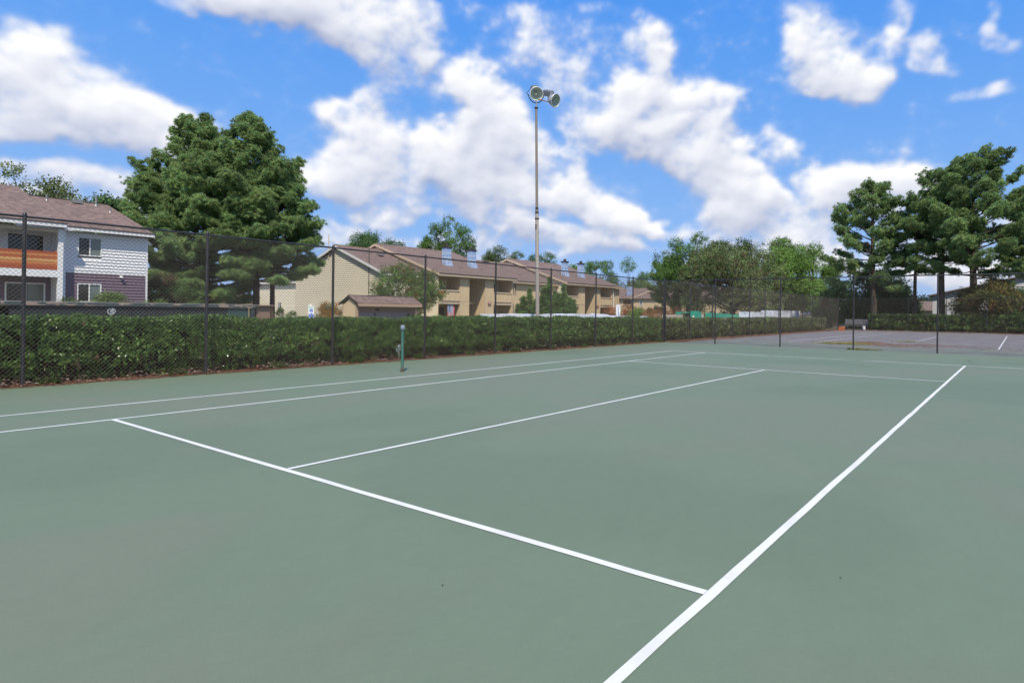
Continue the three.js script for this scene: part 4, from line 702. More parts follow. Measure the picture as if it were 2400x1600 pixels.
// low shrubs
function shrub(label, p, rx, h, g, seed, o = {}) { return tree(o.name || 'shrub', label, p, h, { seed, rx, ry: h * 0.55, cy: h * 0.5, green: g, clumps: o.clumps || 16, per: o.per || 34, leaf: o.leaf || 0.5, fork: 0.15, trunk: 0.04, category: 'shrub', tint: o.tint, tintColor: o.tintColor }); }
shrub('pale green shrub under the ground floor window of the plum house', [-32.3, 0.25, -9.3], 1.5, 1.75, [0.128, 0.188, 0.060], 121); shrub('pale green shrub at the right corner of the plum house', [-32.2, 0.2, -11.9], 1.0, 1.65, [0.128, 0.188, 0.060], 122); shrub('pale shrub at the far left under the green roof edge', [-24.5, -0.2, -3.4], 0.9, 1.7, [0.195, 0.225, 0.105], 123);
shrub('brown dead bush beside the plum house', [-38.0, LG, -14.6], 1.3, 3.7, [0.128, 0.090, 0.053], 124, { clumps: 26, per: 60, tint: 0.25, tintColor: [0.090, 0.135, 0.045] }); shrub('climbing green bush right of the dead bush', [-37.6, LG, -15.9], 1.6, 3.3, [0.105, 0.173, 0.053], 125, { clumps: 24 });
shrub('dark green shrub behind the parking sign', [-45.6, LG, -32.4], 1.9, 2.2, deep, 126, { clumps: 22 }); shrub('dark green shrub left of the gable corner', [-54.6, LG, -32.4], 1.1, 1.8, deep, 127); shrub('orange tipped shrub between the parking sign and the kiosk', [-37.0, LG, -27.6], 2.0, 2.0, [0.165, 0.150, 0.045], 128, { clumps: 22, tint: 0.6, tintColor: [0.450, 0.203, 0.045] });
shrub('orange leaved shrub in front of the far tan building', [-33.4, LG, -66.5], 2.4, 2.5, [0.390, 0.128, 0.053], 129, { clumps: 26, tint: 0.2, tintColor: [0.120, 0.150, 0.045] }); shrub('orange leaved shrub right of the white banner', [-30.6, LG, -67.5], 2.2, 2.3, [0.375, 0.135, 0.060], 130, { clumps: 24, tint: 0.3, tintColor: [0.150, 0.180, 0.045] }); shrub('bright green young plant poking above the hedge', [-7.6, -0.2, -26.4], 0.8, 1.75, [0.165, 0.285, 0.053], 131, { leaf: 0.45 });
shrub('dark rounded shrub left of the green lift', [-17.0, LG, -51.6], 1.5, 1.75, deep, 132); shrub('yellowish flowering shrub in front of the brown roofed house', [-21, -0.3, -96], 3.4, 3.1, [0.285, 0.255, 0.112], 133, { clumps: 26, leaf: 0.9, tint: 0.3, tintColor: [0.120, 0.150, 0.045] }); shrub('yellow leaved shrub beside the blue umbrella', [-15.4, -0.3, -95], 1.6, 2.2, [0.450, 0.330, 0.090], 134, { leaf: 0.8 });
shrub('red leaved shrub behind the green lift', [-21.5, LG, -58], 2.2, 2.3, [0.330, 0.112, 0.053], 135, { tint: 0.35, tintColor: [0.105, 0.105, 0.045] });

// ---------------------------------------------------------------- clipped hedges
const leafSprig = [sprigGeo(201, 11, 0.08, 0.052, 0.5), sprigGeo(202, 9, 0.07, 0.058, 0.5)], darkCoreMat = mat(0.032, 0.024, 0.016, 0.95);
function hedge(label, axis, a0, a1, c0, c1, hAt, dens, scale, seed, base = [0.078, 0.152, 0.034]) { // runs along axis from a0 to a1, between c0 (front) and c1
  const r = rng(seed), t = thing('hedge', label, 'hedge'), list = [[], []], L = a1 - a0, D = Math.abs(c1 - c0), sg = Math.sign(c1 - c0);
  const P = (s, y, c) => (axis === 'z' ? V(c, y, s) : V(s, y, c));
  const hm = (hAt(a0) + hAt(a1)) / 2, add = (s, y, dep, nrm) => { const lump = fbm(s * 0.9, y * 1.3, dep + seed, 3) * 0.16, g = 0.7 + 0.6 * r(), fresh = r() < 0.10 + 0.5 * sst(0.1, 0.35, fbm(s * 1.6, y * 2.2, seed + 5, 2)), dead = r() < 0.012; const p = P(s, y + nrm.y * lump, c0 + sg * dep + (axis === 'z' ? nrm.x : nrm.z) * lump);
    const col = dead ? [0.17, 0.09, 0.06] : fresh ? [0.175, 0.285, 0.060] : base; list[r() < 0.5 ? 0 : 1].push({ p, d: nrm.clone().add(randDir(r).multiplyScalar(0.8)).normalize(), s: scale * (0.75 + 0.55 * r()), spin: r() * 6.3, c: C(col[0] * g, col[1] * g, col[2] * g) }); };
  const out = axis === 'z' ? V(-sg, 0.15, 0) : V(0, 0.15, -sg), back = out.clone().multiplyScalar(-1);
  const nf = Math.round(L * hm * dens), nt = Math.round(L * D * dens * 1.1);
  for (let i = 0; i < nf; i++) { const s = a0 + L * r(), y = 0.05 + (hAt(s) - 0.05) * Math.pow(r(), 0.85); if (y < 0.34 && r() < 0.5 + fbm(s * 1.2, 3, seed, 2)) continue; const hole = fbm(s * 2.6, y * 3.4, seed, 3) + 0.35 * fbm(s * 9, y * 10, seed, 2); if (hole < -0.07 && r() < 0.8 && y < hAt(s) - 0.12) continue; add(s, y, 0.02 + 0.22 * r() * r() + (y < 0.35 ? 0.12 : 0), out); }
  for (let i = 0; i < nt; i++) { const s = a0 + L * r(); add(s, hAt(s) - 0.16 * r() * r() + fbm(s * 1.7, 9, seed, 3) * 0.08, 0.05 + (D - 0.1) * r(), UP); }
  for (let i = 0; i < nf * 0.25; i++) { const s = a0 + L * r(); add(s, 0.1 + hm * 0.85 * r(), D - 0.2 * r(), back); }
  for (const [s0, d] of [[a0, -1], [a1, 1]]) for (let i = 0; i < D * hm * dens; i++) add(s0 - d * 0.15 * r(), 0.1 + (hAt(s0) - 0.1) * r(), D * r(), axis === 'z' ? V(0, 0.1, d).normalize() : V(d, 0.1, 0).normalize());
  const fol = new THREE.Group(); fol.name = 'foliage'; t.add(fol); list.forEach((l, i) => scatter('leaves', leafSprig[i], hedgeMat, l, fol));
  const tw = [], nst = Math.round(L * 5); for (let i = 0; i < nst; i++) { const s = a0 + L * r(), d = 0.25 + 0.5 * r() * (D - 0.3), b = P(s, -0.06, c0 + sg * d); tw.push(tube([b, P(s + (r() - 0.5) * 0.25, hm * 0.5, c0 + sg * (d - 0.12 * r())), P(s + (r() - 0.5) * 0.5, hm * 0.86, c0 + sg * (0.12 + r() * (D - 0.3)))], [0.014, 0.010, 0.004], 4)); }
  mesh('stems', mergeGeometries(tw), barkMat, t).userData.kind = 'stuff';
  // added dark core for the inner twigs: blocks light, gives the gaps shade
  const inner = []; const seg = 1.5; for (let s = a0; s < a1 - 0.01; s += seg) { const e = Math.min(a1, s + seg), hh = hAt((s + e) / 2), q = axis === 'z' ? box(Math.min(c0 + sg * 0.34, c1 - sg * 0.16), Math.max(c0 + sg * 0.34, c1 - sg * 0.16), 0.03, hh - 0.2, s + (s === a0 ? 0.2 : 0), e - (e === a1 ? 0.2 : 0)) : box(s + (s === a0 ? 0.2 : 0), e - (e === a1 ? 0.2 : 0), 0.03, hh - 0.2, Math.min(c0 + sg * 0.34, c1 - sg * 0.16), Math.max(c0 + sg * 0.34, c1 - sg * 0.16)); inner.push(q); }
  mesh('dark_core', mergeGeometries(inner), darkCoreMat, t);
  return t;
}
hedge('clipped green hedge behind the fence of the green court', 'z', -24.6, 6.2, -5.25, -6.35, (s) => 1.12 + (s + 24.6) / 30.8 * 0.09, 640, 1.0, 301);
hedge('dusty clipped hedge along the left side of the grey court', 'z', -57.2, -24.6, -5.25, -6.35, (s) => 1.08 + fbm(s * 0.15, 1, 2, 2) * 0.06, 210, 1.45, 302, [0.10, 0.122, 0.05]);
hedge('clipped dark hedge across the far end of the grey court', 'x', -2.3, 19, -61.15, -62.3, () => 1.5, 190, 1.6, 303, [0.044, 0.076, 0.022]);

// ---------------------------------------------------------------- litter along the fences
const needleGeo = geoFrom([[[-0.10, 0, 0], [0.10, 0, 0.004], [0.09, 0.002, -0.005]]]), dryLeaf = geoFrom([[[-0.035, 0, 0], [0, 0.008, 0.017], [0.035, 0, 0]], [[-0.035, 0, 0], [0.035, 0, 0], [0, 0.006, -0.017]]]);
function litter(name, geo, m, n, place, col, seed, smin = 0.7, smax = 1.4) {
  const r = rng(seed), l = []; for (let i = 0; i < n; i++) { const p = place(r); if (!p) continue; const c = col(r); l.push({ p, d: V((r() - 0.5) * 0.35, 1, (r() - 0.5) * 0.35).normalize(), s: smin + (smax - smin) * r(), spin: r() * 6.3, c: C(...c) }); }
  const im = scatter(numbered(name), geo, m, l, scene); return im;
}
const straw = (r) => { const g = 0.6 + 0.8 * r(); return r() < 0.75 ? [0.20 * g, 0.085 * g, 0.045 * g] : [0.30 * g, 0.19 * g, 0.12 * g]; }, pale = (r) => { const g = 0.6 + 0.7 * r(); return r() < 0.7 ? [0.46 * g, 0.33 * g, 0.27 * g] : [0.36 * g, 0.16 * g, 0.11 * g]; };
const edge = (z) => -4.86 + fbm(z * 0.8, 4, 1, 3) * 0.28;
{ // bare soil strip under the fence and hedge
  const strip = (axis, a0, a1, lo, hiAt, m) => { const n = Math.round((a1 - a0) / 0.12), pos = [], uv = [], idx = []; for (let i = 0; i <= n; i++) { const s = a0 + (a1 - a0) * i / n, hi = hiAt(s); for (const c of [lo, hi]) { axis === 'z' ? pos.push(c, 0.0025, s) : pos.push(s, 0.0025, c); uv.push(s, c); } if (i) { const k = i * 2; idx.push(k - 2, k, k - 1, k - 1, k, k + 1); } } const g = new THREE.BufferGeometry(); g.setAttribute('position', new THREE.Float32BufferAttribute(pos, 3)); g.setAttribute('uv', new THREE.Float32BufferAttribute(uv, 2)); g.setIndex(idx); g.computeVertexNormals(); if (g.attributes.normal.getY(0) < 0) { g.index.array.reverse(); g.computeVertexNormals(); } return structure('soil_strip', g, m); };
  const soil = new THREE.MeshStandardMaterial({ roughness: 1, side: THREE.DoubleSide, map: texture(256, 256, (u, v) => { const a = tfbm(vA, u, v, 24, 4, 0.75), k = tfbm(vB, u, v, 6, 3); return [mix(0.07, 0.19, a) * (0.7 + 0.6 * k), mix(0.038, 0.095, a) * (0.7 + 0.6 * k), mix(0.025, 0.06, a) * (0.7 + 0.6 * k)]; }, true, [1.1, 1.1]) });
  strip('z', -24.6, 9.5, -7.2, (z) => edge(z) - 0.03, soil); strip('z', -60.5, -24.65, -7.2, (z) => edge(z) + 0.45 + fbm(z * 0.3, 2, 8, 3) * 0.5, soil); strip('x', -4.3, 19, -63.5, (x) => -60.15 + fbm(x * 0.6, 3, 3, 3) * 0.6, soil);
}
litter('pine_straw', needleGeo, deadMat, 6000, (r) => { const z = 8 - 32.4 * r(), e = edge(z); return V(e + 0.05 - 0.55 * r() * r() * 1.6, 0.006 + 0.03 * r(), z); }, straw, 401).userData.label = 'reddish pine straw along the foot of the court fence';
litter('dry_leaves', dryLeaf, deadMat, 5200, (r) => { const z = 6 - 30.5 * r() * (0.4 + 0.6 * r()); if (fbm(z * 0.7, 8, 1, 3) + 0.12 < r() * 0.35) return null; return V(-4.98 - 0.6 * r(), 0.012 + 0.16 * r() * r(), z); }, pale, 402, 0.9, 1.9).userData.label = 'pale dry leaves lying under the hedge';
litter('pine_straw', needleGeo, deadMat, 5000, (r) => { const z = -24.7 - 35.6 * r(); return V(edge(z) + 0.5 - 0.9 * r(), 0.008 + 0.03 * r(), z); }, straw, 403, 1, 2.2).userData.label = 'pine straw along the left edge of the grey court';
litter('pine_straw', needleGeo, deadMat, 4500, (r) => { const x = -4 + 23 * r(); return V(x, 0.008 + 0.03 * r(), -60.2 - 1.1 * r()); }, straw, 404, 1.2, 2.6).userData.label = 'reddish pine straw below the back hedge';
litter('dry_leaves', dryLeaf, deadMat, 420, (r) => { const x = -2 + 10 * r(); return V(x, 0.012 + 0.03 * r(), -60.5 - 0.6 * r()); }, (r) => [0.6, 0.55, 0.5], 405, 1.4, 2.8).userData.label = 'whitish dry leaves at the foot of the back hedge';
litter('pine_straw', needleGeo, deadMat, 2600, (r) => { const x = 1.5 + 9 * r() * r() + 1.5 * r(), z = -29 - 3.6 * r() + fbm(x * 0.5, 1, 1, 2) * 3; return V(x, 0.004 + 0.01 * r(), z); }, straw, 406, 1, 2).userData.label = 'drift of brown needles on the grey court';
// weeds in the joints of the grey court
const blade = geoFrom(Array.from({ length: 9 }, (_, i) => { const a = i * 0.7, c = Math.cos(a), s = Math.sin(a); return [[-s * 0.006, 0, c * 0.006], [s * 0.006, 0, -c * 0.006], [c * 0.045, 0.05 + 0.02 * (i % 3), s * 0.045]]; }));
litter('weeds', blade, broadMat, 480, (r) => { const k = r(); return k < 0.72 ? V(2.4 + (r() + r() + r() - 1.5) * 1.3, 0.0, -29.75 + (r() + r() + r() - 1.5) * 0.5) : k < 0.86 ? V(4.1 + (r() + r() + r() - 1.5) * 0.6, 0, -24.7 - 0.22 * r() * r()) : V(4.5 + (r() + r() + r() - 1.5) * 0.9, 0, -34.9 + (r() + r() - 1) * 0.35); }, (r) => { const g = 0.8 + 0.5 * r(); return [0.34 * g, 0.31 * g, 0.09 * g]; }, 407).userData.label = 'yellow green weeds growing in cracks of the grey court';
litter('weeds', blade, broadMat, 260, (r) => { const k = r(); return V(k < 0.6 ? -4.98 - 0.2 * r() : -5.1, 0, -24.4 + 30 * Math.floor(r() * 14) / 14 + 0.4 * r()); }, (r) => [0.08, 0.14, 0.035], 408, 1, 2.4).userData.label = 'small green weeds at the foot of the court fence';
// bits on the green court
litter('court_litter', dryLeaf, deadMat, 60, (r) => V(-4.5 + 20 * r(), 0.006, -24 + 25 * r()), (r) => [0.05, 0.04, 0.03], 409, 0.12, 0.35).userData.label = 'scattered specks of leaf and grit on the green court';

// ---------------------------------------------------------------- the far hill
{
  const pos = [], idx = [], nx = 60, nz = 10, r = rng(77); const H = (x, k) => 9 * Math.exp(-(((x + 42) / 90) ** 2)) * sst(0, 0.6, k) + 6 * fbm(x * 0.01, 2, k, 3) * k + 3 * k;
  for (let j = 0; j <= nz; j++) for (let i = 0; i <= nx; i++) { const x = -260 + 520 * i / nx; pos.push(x, -2 + H(x, j / nz), -330 - 140 * j / nz); } for (let j = 0; j < nz; j++) for (let i = 0; i < nx; i++) { const a = j * (nx + 1) + i; idx.push(a, a + 1, a + nx + 1, a + 1, a + nx + 2, a + nx + 1); }
  const g = new THREE.BufferGeometry(); g.setAttribute('position', new THREE.Float32BufferAttribute(pos, 3)); g.setIndex(idx); g.computeVertexNormals(); structure('hill', g, mat(0.03, 0.05, 0.025, 1));
  const l = []; for (let i = 0; i < 6500; i++) { const x = -250 + 500 * r(), k = r(), gk = 0.6 + 0.8 * r(); l.push({ p: V(x, -2 + H(x, k) + 1 + 3 * r(), -330 - 140 * k), d: randDir(r).add(V(0, 1.5, 0)).normalize(), s: 6 + 4 * r(), spin: r() * 6, c: C(0.05 * gk, 0.085 * gk, 0.05 * gk) }); }
  const w = scatter('wooded_hillside', sprigs[0], broadMat, l, scene); w.userData.label = 'dark wooded hillside on the horizon behind the pines'; w.userData.category = 'woods';
}

// ---------------------------------------------------------------- net post
{
  const p = thing('net_post', 'green metal net post with grey cap and rusty foot on the court', 'net post', [-2.3, 0, -6.38]);
  const pt = texture(128, 512, (u, v) => { const n = tfbm(vA, u, v * 2, 8, 5), m = tfbm(vB, u, v * 4, 16, 4), rust = Math.max(sst(0.24, 0.08, v + (n - 0.5) * 0.34), sst(0.70, 0.78, m) * 0.7), chalk = sst(0.5, 0.72, n) * 0.4; let c = [mix(0.045, 0.10, chalk), mix(0.140, 0.185, chalk), mix(0.108, 0.145, chalk)]; const k = 0.8 + 0.4 * m; return [mix(c[0], 0.125, rust) * k, mix(c[1], 0.062, rust) * k, mix(c[2], 0.034, rust) * k]; }, true);
  const g = cyl(0.035, 0.035, 0, -0.05, 1.0, 0, 20), gp = p; mesh('post', g, new THREE.MeshStandardMaterial({ map: pt, roughness: 0.5 }), p);
  const capM = mat(0.20, 0.23, 0.26, 0.5, { metalness: 0.2 }), capG = new THREE.ExtrudeGeometry(new THREE.Shape([[-0.062, 0], [0.062, 0], [0.062, 0.028], [-0.02, 0.088], [-0.062, 0.078]].map((a) => new THREE.Vector2(...a))), { depth: 0.075, bevelEnabled: true, bevelSize: 0.006, bevelThickness: 0.006, bevelSegments: 2 }); capG.translate(0, 0, -0.0375); capG.rotateY(-0.65);
  const cap = mesh('cap', capG, capM, p); cap.position.y = 1.0; const col = mesh('collar', cyl(0.046, 0.05, 0, 0.955, 1.0, 0, 20), mat(0.10, 0.16, 0.16, 0.5), p);
  const wh = mesh('winder', (() => { const t = new THREE.TorusGeometry(0.05, 0.012, 8, 20); t.rotateY(0.3); return t; })(), mat(0.16, 0.24, 0.21, 0.45, { metalness: 0.3 }), p); wh.position.set(-0.085, 0.52, 0.055);
  mesh('hub', (() => { const c = new THREE.CylinderGeometry(0.018, 0.018, 0.09, 10); c.rotateZ(Math.PI / 2); return c; })(), metalGrey, wh).position.x = 0.035; mesh('pawl', tube([V(0.02, -0.04, 0), V(0.045, -0.16, 0.0)], [0.009, 0.006], 6), mat(0.3, 0.3, 0.28, 0.4), wh); mesh('bracket', box(0.01, 0.06, 0.05, 0.11, -0.02, 0.02), mat(0.26, 0.27, 0.28, 0.5), wh);
  mesh('base_sleeve', cyl(0.052, 0.052, 0, -0.03, 0.008, 0, 20), mat(0.10, 0.09, 0.075, 0.7), p);
}
// ---------------------------------------------------------------- floodlight pole
{
  const x = -7.3, z = -17.45, p = thing('light_pole', 'tall tan floodlight pole with two round lamps behind the hedge', 'light pole', [x, -0.35, z]);
  const low = new THREE.MeshStandardMaterial({ roughness: 0.7, map: texture(128, 512, (u, v) => { const n = tfbm(vA, u, v * 3, 12, 4), st = tfbm(vB, u * 3, v, 8, 4), s = 0.8 + 0.4 * n; const k = sst(0.56, 0.7, st) * 0.35; return [mix(0.38, 0.25, k) * s, mix(0.335, 0.21, k) * s, mix(0.30, 0.18, k) * s]; }, true) });
  const L = (f) => V(0.0, f, 0.028 * f), up = mat(0.26, 0.215, 0.18, 0.55, { metalness: 0.3 });
  mesh('lower_pole', tube([L(-0.2), L(3), L(6.1)], [0.088, 0.08, 0.072], 16), low, p); mesh('upper_pole', tube([L(6.08), L(10.45)], [0.058, 0.048], 14), up, p);
  mesh('joint', mergeGeometries([tube([L(5.95), L(6.22)], [0.078, 0.064], 14), cyl(0.1, 0.1, 0, 5.72, 5.76, 0.16, 10)]), gutterDark, p); mesh('handhole_cover', box(-0.03, 0.03, 5.3, 5.5, 0.2, 0.235), gutterDark, p);
  const grey = mat(0.36, 0.37, 0.38, 0.5, { metalness: 0.5 }), rim = mat(0.62, 0.62, 0.62, 0.4, { metalness: 0.3 }), inside = mat(0.74, 0.76, 0.72, 0.5), gl = new THREE.MeshPhysicalMaterial({ color: C(0.75, 0.8, 0.78), roughness: 0.08, transmission: 1, thickness: 0 });
  function lamp(pos, dir, yoke) {
    const f = new THREE.Group(); f.name = 'floodlight'; f.position.copy(pos); f.quaternion.setFromUnitVectors(V(0, 0, 1), V(...dir).normalize()); p.add(f);
    const prof = [[0.09, -0.36], [0.13, -0.34], [0.2, -0.24], [0.255, -0.1], [0.28, 0.0]].map((a) => new THREE.Vector2(...a)); const bowl = new THREE.LatheGeometry(prof, 28); bowl.rotateX(Math.PI / 2); mesh('bowl', bowl, mat(0.55, 0.56, 0.58, 0.4, { metalness: 0.4, side: THREE.DoubleSide }), f);
    const ins = new THREE.LatheGeometry([[0.0, -0.30], [0.10, -0.29], [0.18, -0.21], [0.235, -0.09], [0.262, -0.01]].map((a) => new THREE.Vector2(...a)), 28); ins.rotateX(Math.PI / 2); mesh('reflector', ins, inside, f).material.side = THREE.DoubleSide;
    const ring = new THREE.TorusGeometry(0.277, 0.02, 8, 30); mesh('rim', ring, rim, f); const lens = new THREE.CircleGeometry(0.265, 28); mesh('lens', lens, gl, f);
    const bulb = new THREE.SphereGeometry(0.055, 12, 10); bulb.scale(1, 1, 1.8); bulb.translate(0, 0, -0.16); mesh('bulb', bulb, mat(0.75, 0.75, 0.72, 0.2), f);
    mesh('ballast_box', mergeGeometries([box(-0.13, 0.13, 0.12, 0.34, -0.62, -0.22), box(-0.10, 0.10, 0.34, 0.37, -0.58, -0.26), cyl(0.06, 0.06, 0, -0.02, 0.14, -0.38, 10)]), grey, f);
    if (yoke) { const a = []; for (let i = 0; i <= 14; i++) { const t = Math.PI * (1 + i / 14); a.push(V(Math.cos(t) * 0.33, Math.sin(t) * 0.36 , -0.12)); } mesh('yoke', tube(a, a.map(() => 0.02), 7), gutterDark, f); mesh('conduit', tube([V(-0.2, 0.2, -0.5), V(-0.36, 0.05, -0.4), V(-0.33, -0.05, -0.14)], [0.014, 0.014, 0.014], 6), gutterDark, f); }
  }
  lamp(V(0.02, 11.0, 0.30), [0.80, -0.28, 0.62], true); lamp(V(0.52, 10.81, -0.36), [0.93, -0.33, -0.02], false);
  mesh('neck', tube([L(10.4), V(0.02, 10.75, 0.3)], [0.034, 0.03], 10), grey, p); mesh('neck_flange', cyl(0.085, 0.085, 0, 10.4, 10.44, 0.29, 14), gutterDark, p); mesh('cross_arm', tube([V(0.02, 10.8, 0.22), V(0.26, 10.75, -0.1), V(0.42, 10.85, -0.36)], [0.022, 0.022, 0.022], 8), mat(0.25, 0.12, 0.1, 0.6), p);
}
// ---------------------------------------------------------------- mail kiosk
{
  const k = thing('mail_kiosk', 'tan roofed mailbox kiosk in front of the tan gable', 'kiosk'), z0 = -22.35, z1 = -27.45, G = -0.42, xf = -27.25, xb = -28.85, pinkTan = painted(0.46, 0.31, 0.22, 0.14);
  mesh('end_wall', box(xb, xf, G, 1.72, z0 - 0.12, z0), tanStucco, k); mesh('gable', slab([[xb, 1.72, z0], [xf, 1.72, z0], [(xb + xf) / 2, 2.2, z0]], 0.12), tanStucco, k); mesh('end_wall', box(xb, xf, G, 1.72, z1, z1 + 0.12), tanStucco, k); mesh('gable', slab([[xf, 1.72, z1], [xb, 1.72, z1], [(xb + xf) / 2, 2.2, z1]], 0.12), tanStucco, k);
  mesh('rear_wall', box(xb, xb + 0.12, G, 1.72, z1 + 0.12, z0 - 0.12), tanStucco, k); mesh('corner_board', box(xf - 0.1, xf + 0.03, G, 1.7, z0 - 0.13, z0 + 0.02), pinkTan, k); mesh('corner_board', box(xf - 0.1, xf + 0.03, G, 1.7, z1 - 0.02, z1 + 0.13), pinkTan, k); mesh('corner_board', box(xb - 0.03, xb + 0.1, G, 1.7, z0 - 0.1, z0 + 0.02), pinkTan, k);
  mesh('header', box(xf - 0.12, xf + 0.02, 1.58, 1.72, z1 + 0.131, z0 - 0.131), pinkTan, k); mesh('recess_back', box(xf - 0.62, xf - 0.5, 1.22, 1.72, z1 + 0.13, z0 - 0.13), pinkTan, k);
  for (let i = 0; i < 5; i++) { const a = z0 - 0.16 - i * 0.955, b = mesh('mailbox_unit', box(xf - 0.6, xf - 0.2, -0.1, 1.24, a - 0.93, a), mat(0.24, 0.20, 0.22, 0.45, { metalness: 0.3 }), k); if (i === 1) mesh('notice', box(xf - 0.199, xf - 0.19, 0.95, 1.2, a - 0.55, a - 0.42), gutterDark, b); if (i === 4) mesh('round_lock', (() => { const c = new THREE.CylinderGeometry(0.15, 0.15, 0.02, 16); c.rotateZ(Math.PI / 2); c.translate(xf - 0.185, 1.06, a - 0.55); return c; })(), gutterDark, b); }
  mesh('recess_floor', box(xf - 0.6, xf - 0.05, G, -0.12, z1 + 0.13, z0 - 0.13), pinkTan, k);
  mesh('notice_board', box(xf - 0.499, xf - 0.47, 1.38, 1.5, -24.55, -24.2), gutterDark, k);
  const xe = xf + 0.3, xw = xb - 0.3, xr = (xf + xb) / 2, r = mesh('roof', slab([[xe, 1.88, z0 + 0.1], [xe, 1.88, z1 - 0.3], [xr, 2.42, z1 - 0.3], [xr, 2.42, z0 + 0.1]], 0.09), roofMat, k); mesh('rear_slope', slab([[xr, 2.42, z0 + 0.1], [xr, 2.42, z1 - 0.3], [xw, 1.88, z1 - 0.3], [xw, 1.88, z0 + 0.1]], 0.09), roofMat, r);
  mesh('fascia', box(xe - 0.02, xe + 0.015, 1.66, 1.85, z1 - 0.28, z0 + 0.08), pinkTan, r); mesh('barge_board', slab([[xe, 1.87, z0 + 0.11], [xr, 2.41, z0 + 0.11], [xr, 2.25, z0 + 0.11], [xe, 1.71, z0 + 0.11]], 0.03), gutterDark, r); mesh('barge_board', slab([[xr, 2.41, z0 + 0.11], [xw, 1.87, z0 + 0.11], [xw, 1.71, z0 + 0.11], [xr, 2.25, z0 + 0.11]], 0.03), gutterDark, r); mesh('ridge_cap', tube([V(xr, 2.41, z0 + 0.1), V(xr, 2.41, z1 - 0.3)], [0.05, 0.05], 6), gutterDark, r);
}
// ---------------------------------------------------------------- dark green shelter behind the hedge
{
  const s = thing('green_shelter', 'long low dark green shelter with a pale roof edge, below the plum house', 'shelter'), X = -18, G = -0.42, green = painted(0.028, 0.045, 0.045, 0.5, 0.6), dark = mat(0.018, 0.024, 0.028, 0.8), edgeM = new THREE.MeshStandardMaterial({ roughness: 0.6, map: texture(512, 64, (u, v) => { const n = tfbm(vA, u, v * 0.3, 24, 4), k = sst(0.56, 0.66, n); return [mix(0.055, 0.34, k), mix(0.075, 0.24, k), mix(0.08, 0.19, k)]; }, true, [0.16, 1.5]) });
  mesh('roof', slab([[X, 1.6, -2.55], [X, 1.6, -10.95], [X - 2.4, 1.48, -10.95], [X - 2.4, 1.48, -2.55]], 0.03), mat(0.34, 0.33, 0.32, 0.7), s);
  mesh('fascia', box(X - 0.04, X + 0.02, 1.46, 1.585, -10.94, -2.56), edgeM, s); mesh('rear_wall', box(X - 2.3, X - 2.2, G, 1.44, -10.9, -2.6), dark, s);
  for (let i = 0; i < 9; i++) mesh('wall_panel', box(X - 0.12, X - 0.06, G, 1.455, -10.62 + i * 0.87 + 0.006, -10.62 + (i + 1) * 0.87 - 0.006), i === 0 ? mat(0.035, 0.075, 0.07, 0.6) : dark, s);
  mesh('post', box(X - 0.14, X + 0.0, G, 1.45, -10.86, -10.70), green, s); mesh('end_panel', box(X - 0.6, X - 0.12, G, 1.55, -11.6, -11.0), painted(0.26, 0.165, 0.125, 0.25), s); mesh('end_panel_cap', box(X - 0.66, X + 0.02, 1.551, 1.60, -11.75, -10.97), painted(0.30, 0.2, 0.16, 0.25), s);
  const rt = texture(128, 128, (u, v) => { const d = Math.hypot(u - 0.5, v - 0.5) * 2; if (d > 0.8) return [0.5, 0.52, 0.5]; return tfbm(vB, u, v, 12, 3) > 0.52 && Math.abs(v - 0.42) < 0.22 ? [0.6, 0.62, 0.66] : [0.05, 0.06, 0.07]; }, true);
  const disc = new THREE.CylinderGeometry(0.13, 0.13, 0.02, 24); disc.rotateZ(-Math.PI / 2); disc.rotateX(-Math.PI / 2); disc.translate(X - 0.045, 1.27, -5.62); mesh('round_sign', disc, new THREE.MeshStandardMaterial({ map: rt, roughness: 0.5 }), s);
}
// ---------------------------------------------------------------- parking sign
{
  const s = thing('parking_sign', 'blue and white accessible parking sign above the hedge', 'sign', [-22.3, -0.42, -16.1], null, 0.9);
  mesh('sign_post', box(-0.025, 0.025, -0.2, 2.02, -0.06, -0.02), metalGrey, s);
  const c = document.createElement('canvas'); c.width = 96; c.height = 224; const g = c.getContext('2d'); g.fillStyle = '#e8efe9'; g.fillRect(0, 0, 96, 224); g.fillStyle = '#2c7f6a'; g.font = 'bold 15px sans-serif'; g.textAlign = 'center'; g.fillText('RESERVED', 48, 26); g.fillText('PARKING', 48, 46); g.fillStyle = '#1450c8'; g.fillRect(24, 62, 48, 56); g.strokeStyle = '#ffffff'; g.lineWidth = 5; g.beginPath(); g.arc(46, 98, 12, 0.4, 4.6); g.stroke(); g.beginPath(); g.moveTo(46, 74); g.lineTo(48, 92); g.lineTo(60, 92); g.lineTo(64, 106); g.stroke(); g.fillStyle = '#1450c8'; g.beginPath(); g.ellipse(48, 178, 46, 34, 0, 0, 7); g.fill(); g.fillStyle = '#e8efe9'; g.font = 'bold 26px sans-serif'; g.fillText('VAN', 48, 188);
  const t = new THREE.CanvasTexture(c); t.colorSpace = THREE.SRGBColorSpace; const pl = mesh('sign_plate', new THREE.BoxGeometry(0.30, 0.70, 0.012), mat(0.7, 0.72, 0.7, 0.5), s); pl.position.set(0, 1.70, 0); const pr = mesh('sign_print', new THREE.PlaneGeometry(0.29, 0.69), new THREE.MeshStandardMaterial({ map: t, roughness: 0.45 }), pl); pr.position.z = 0.0085;
}
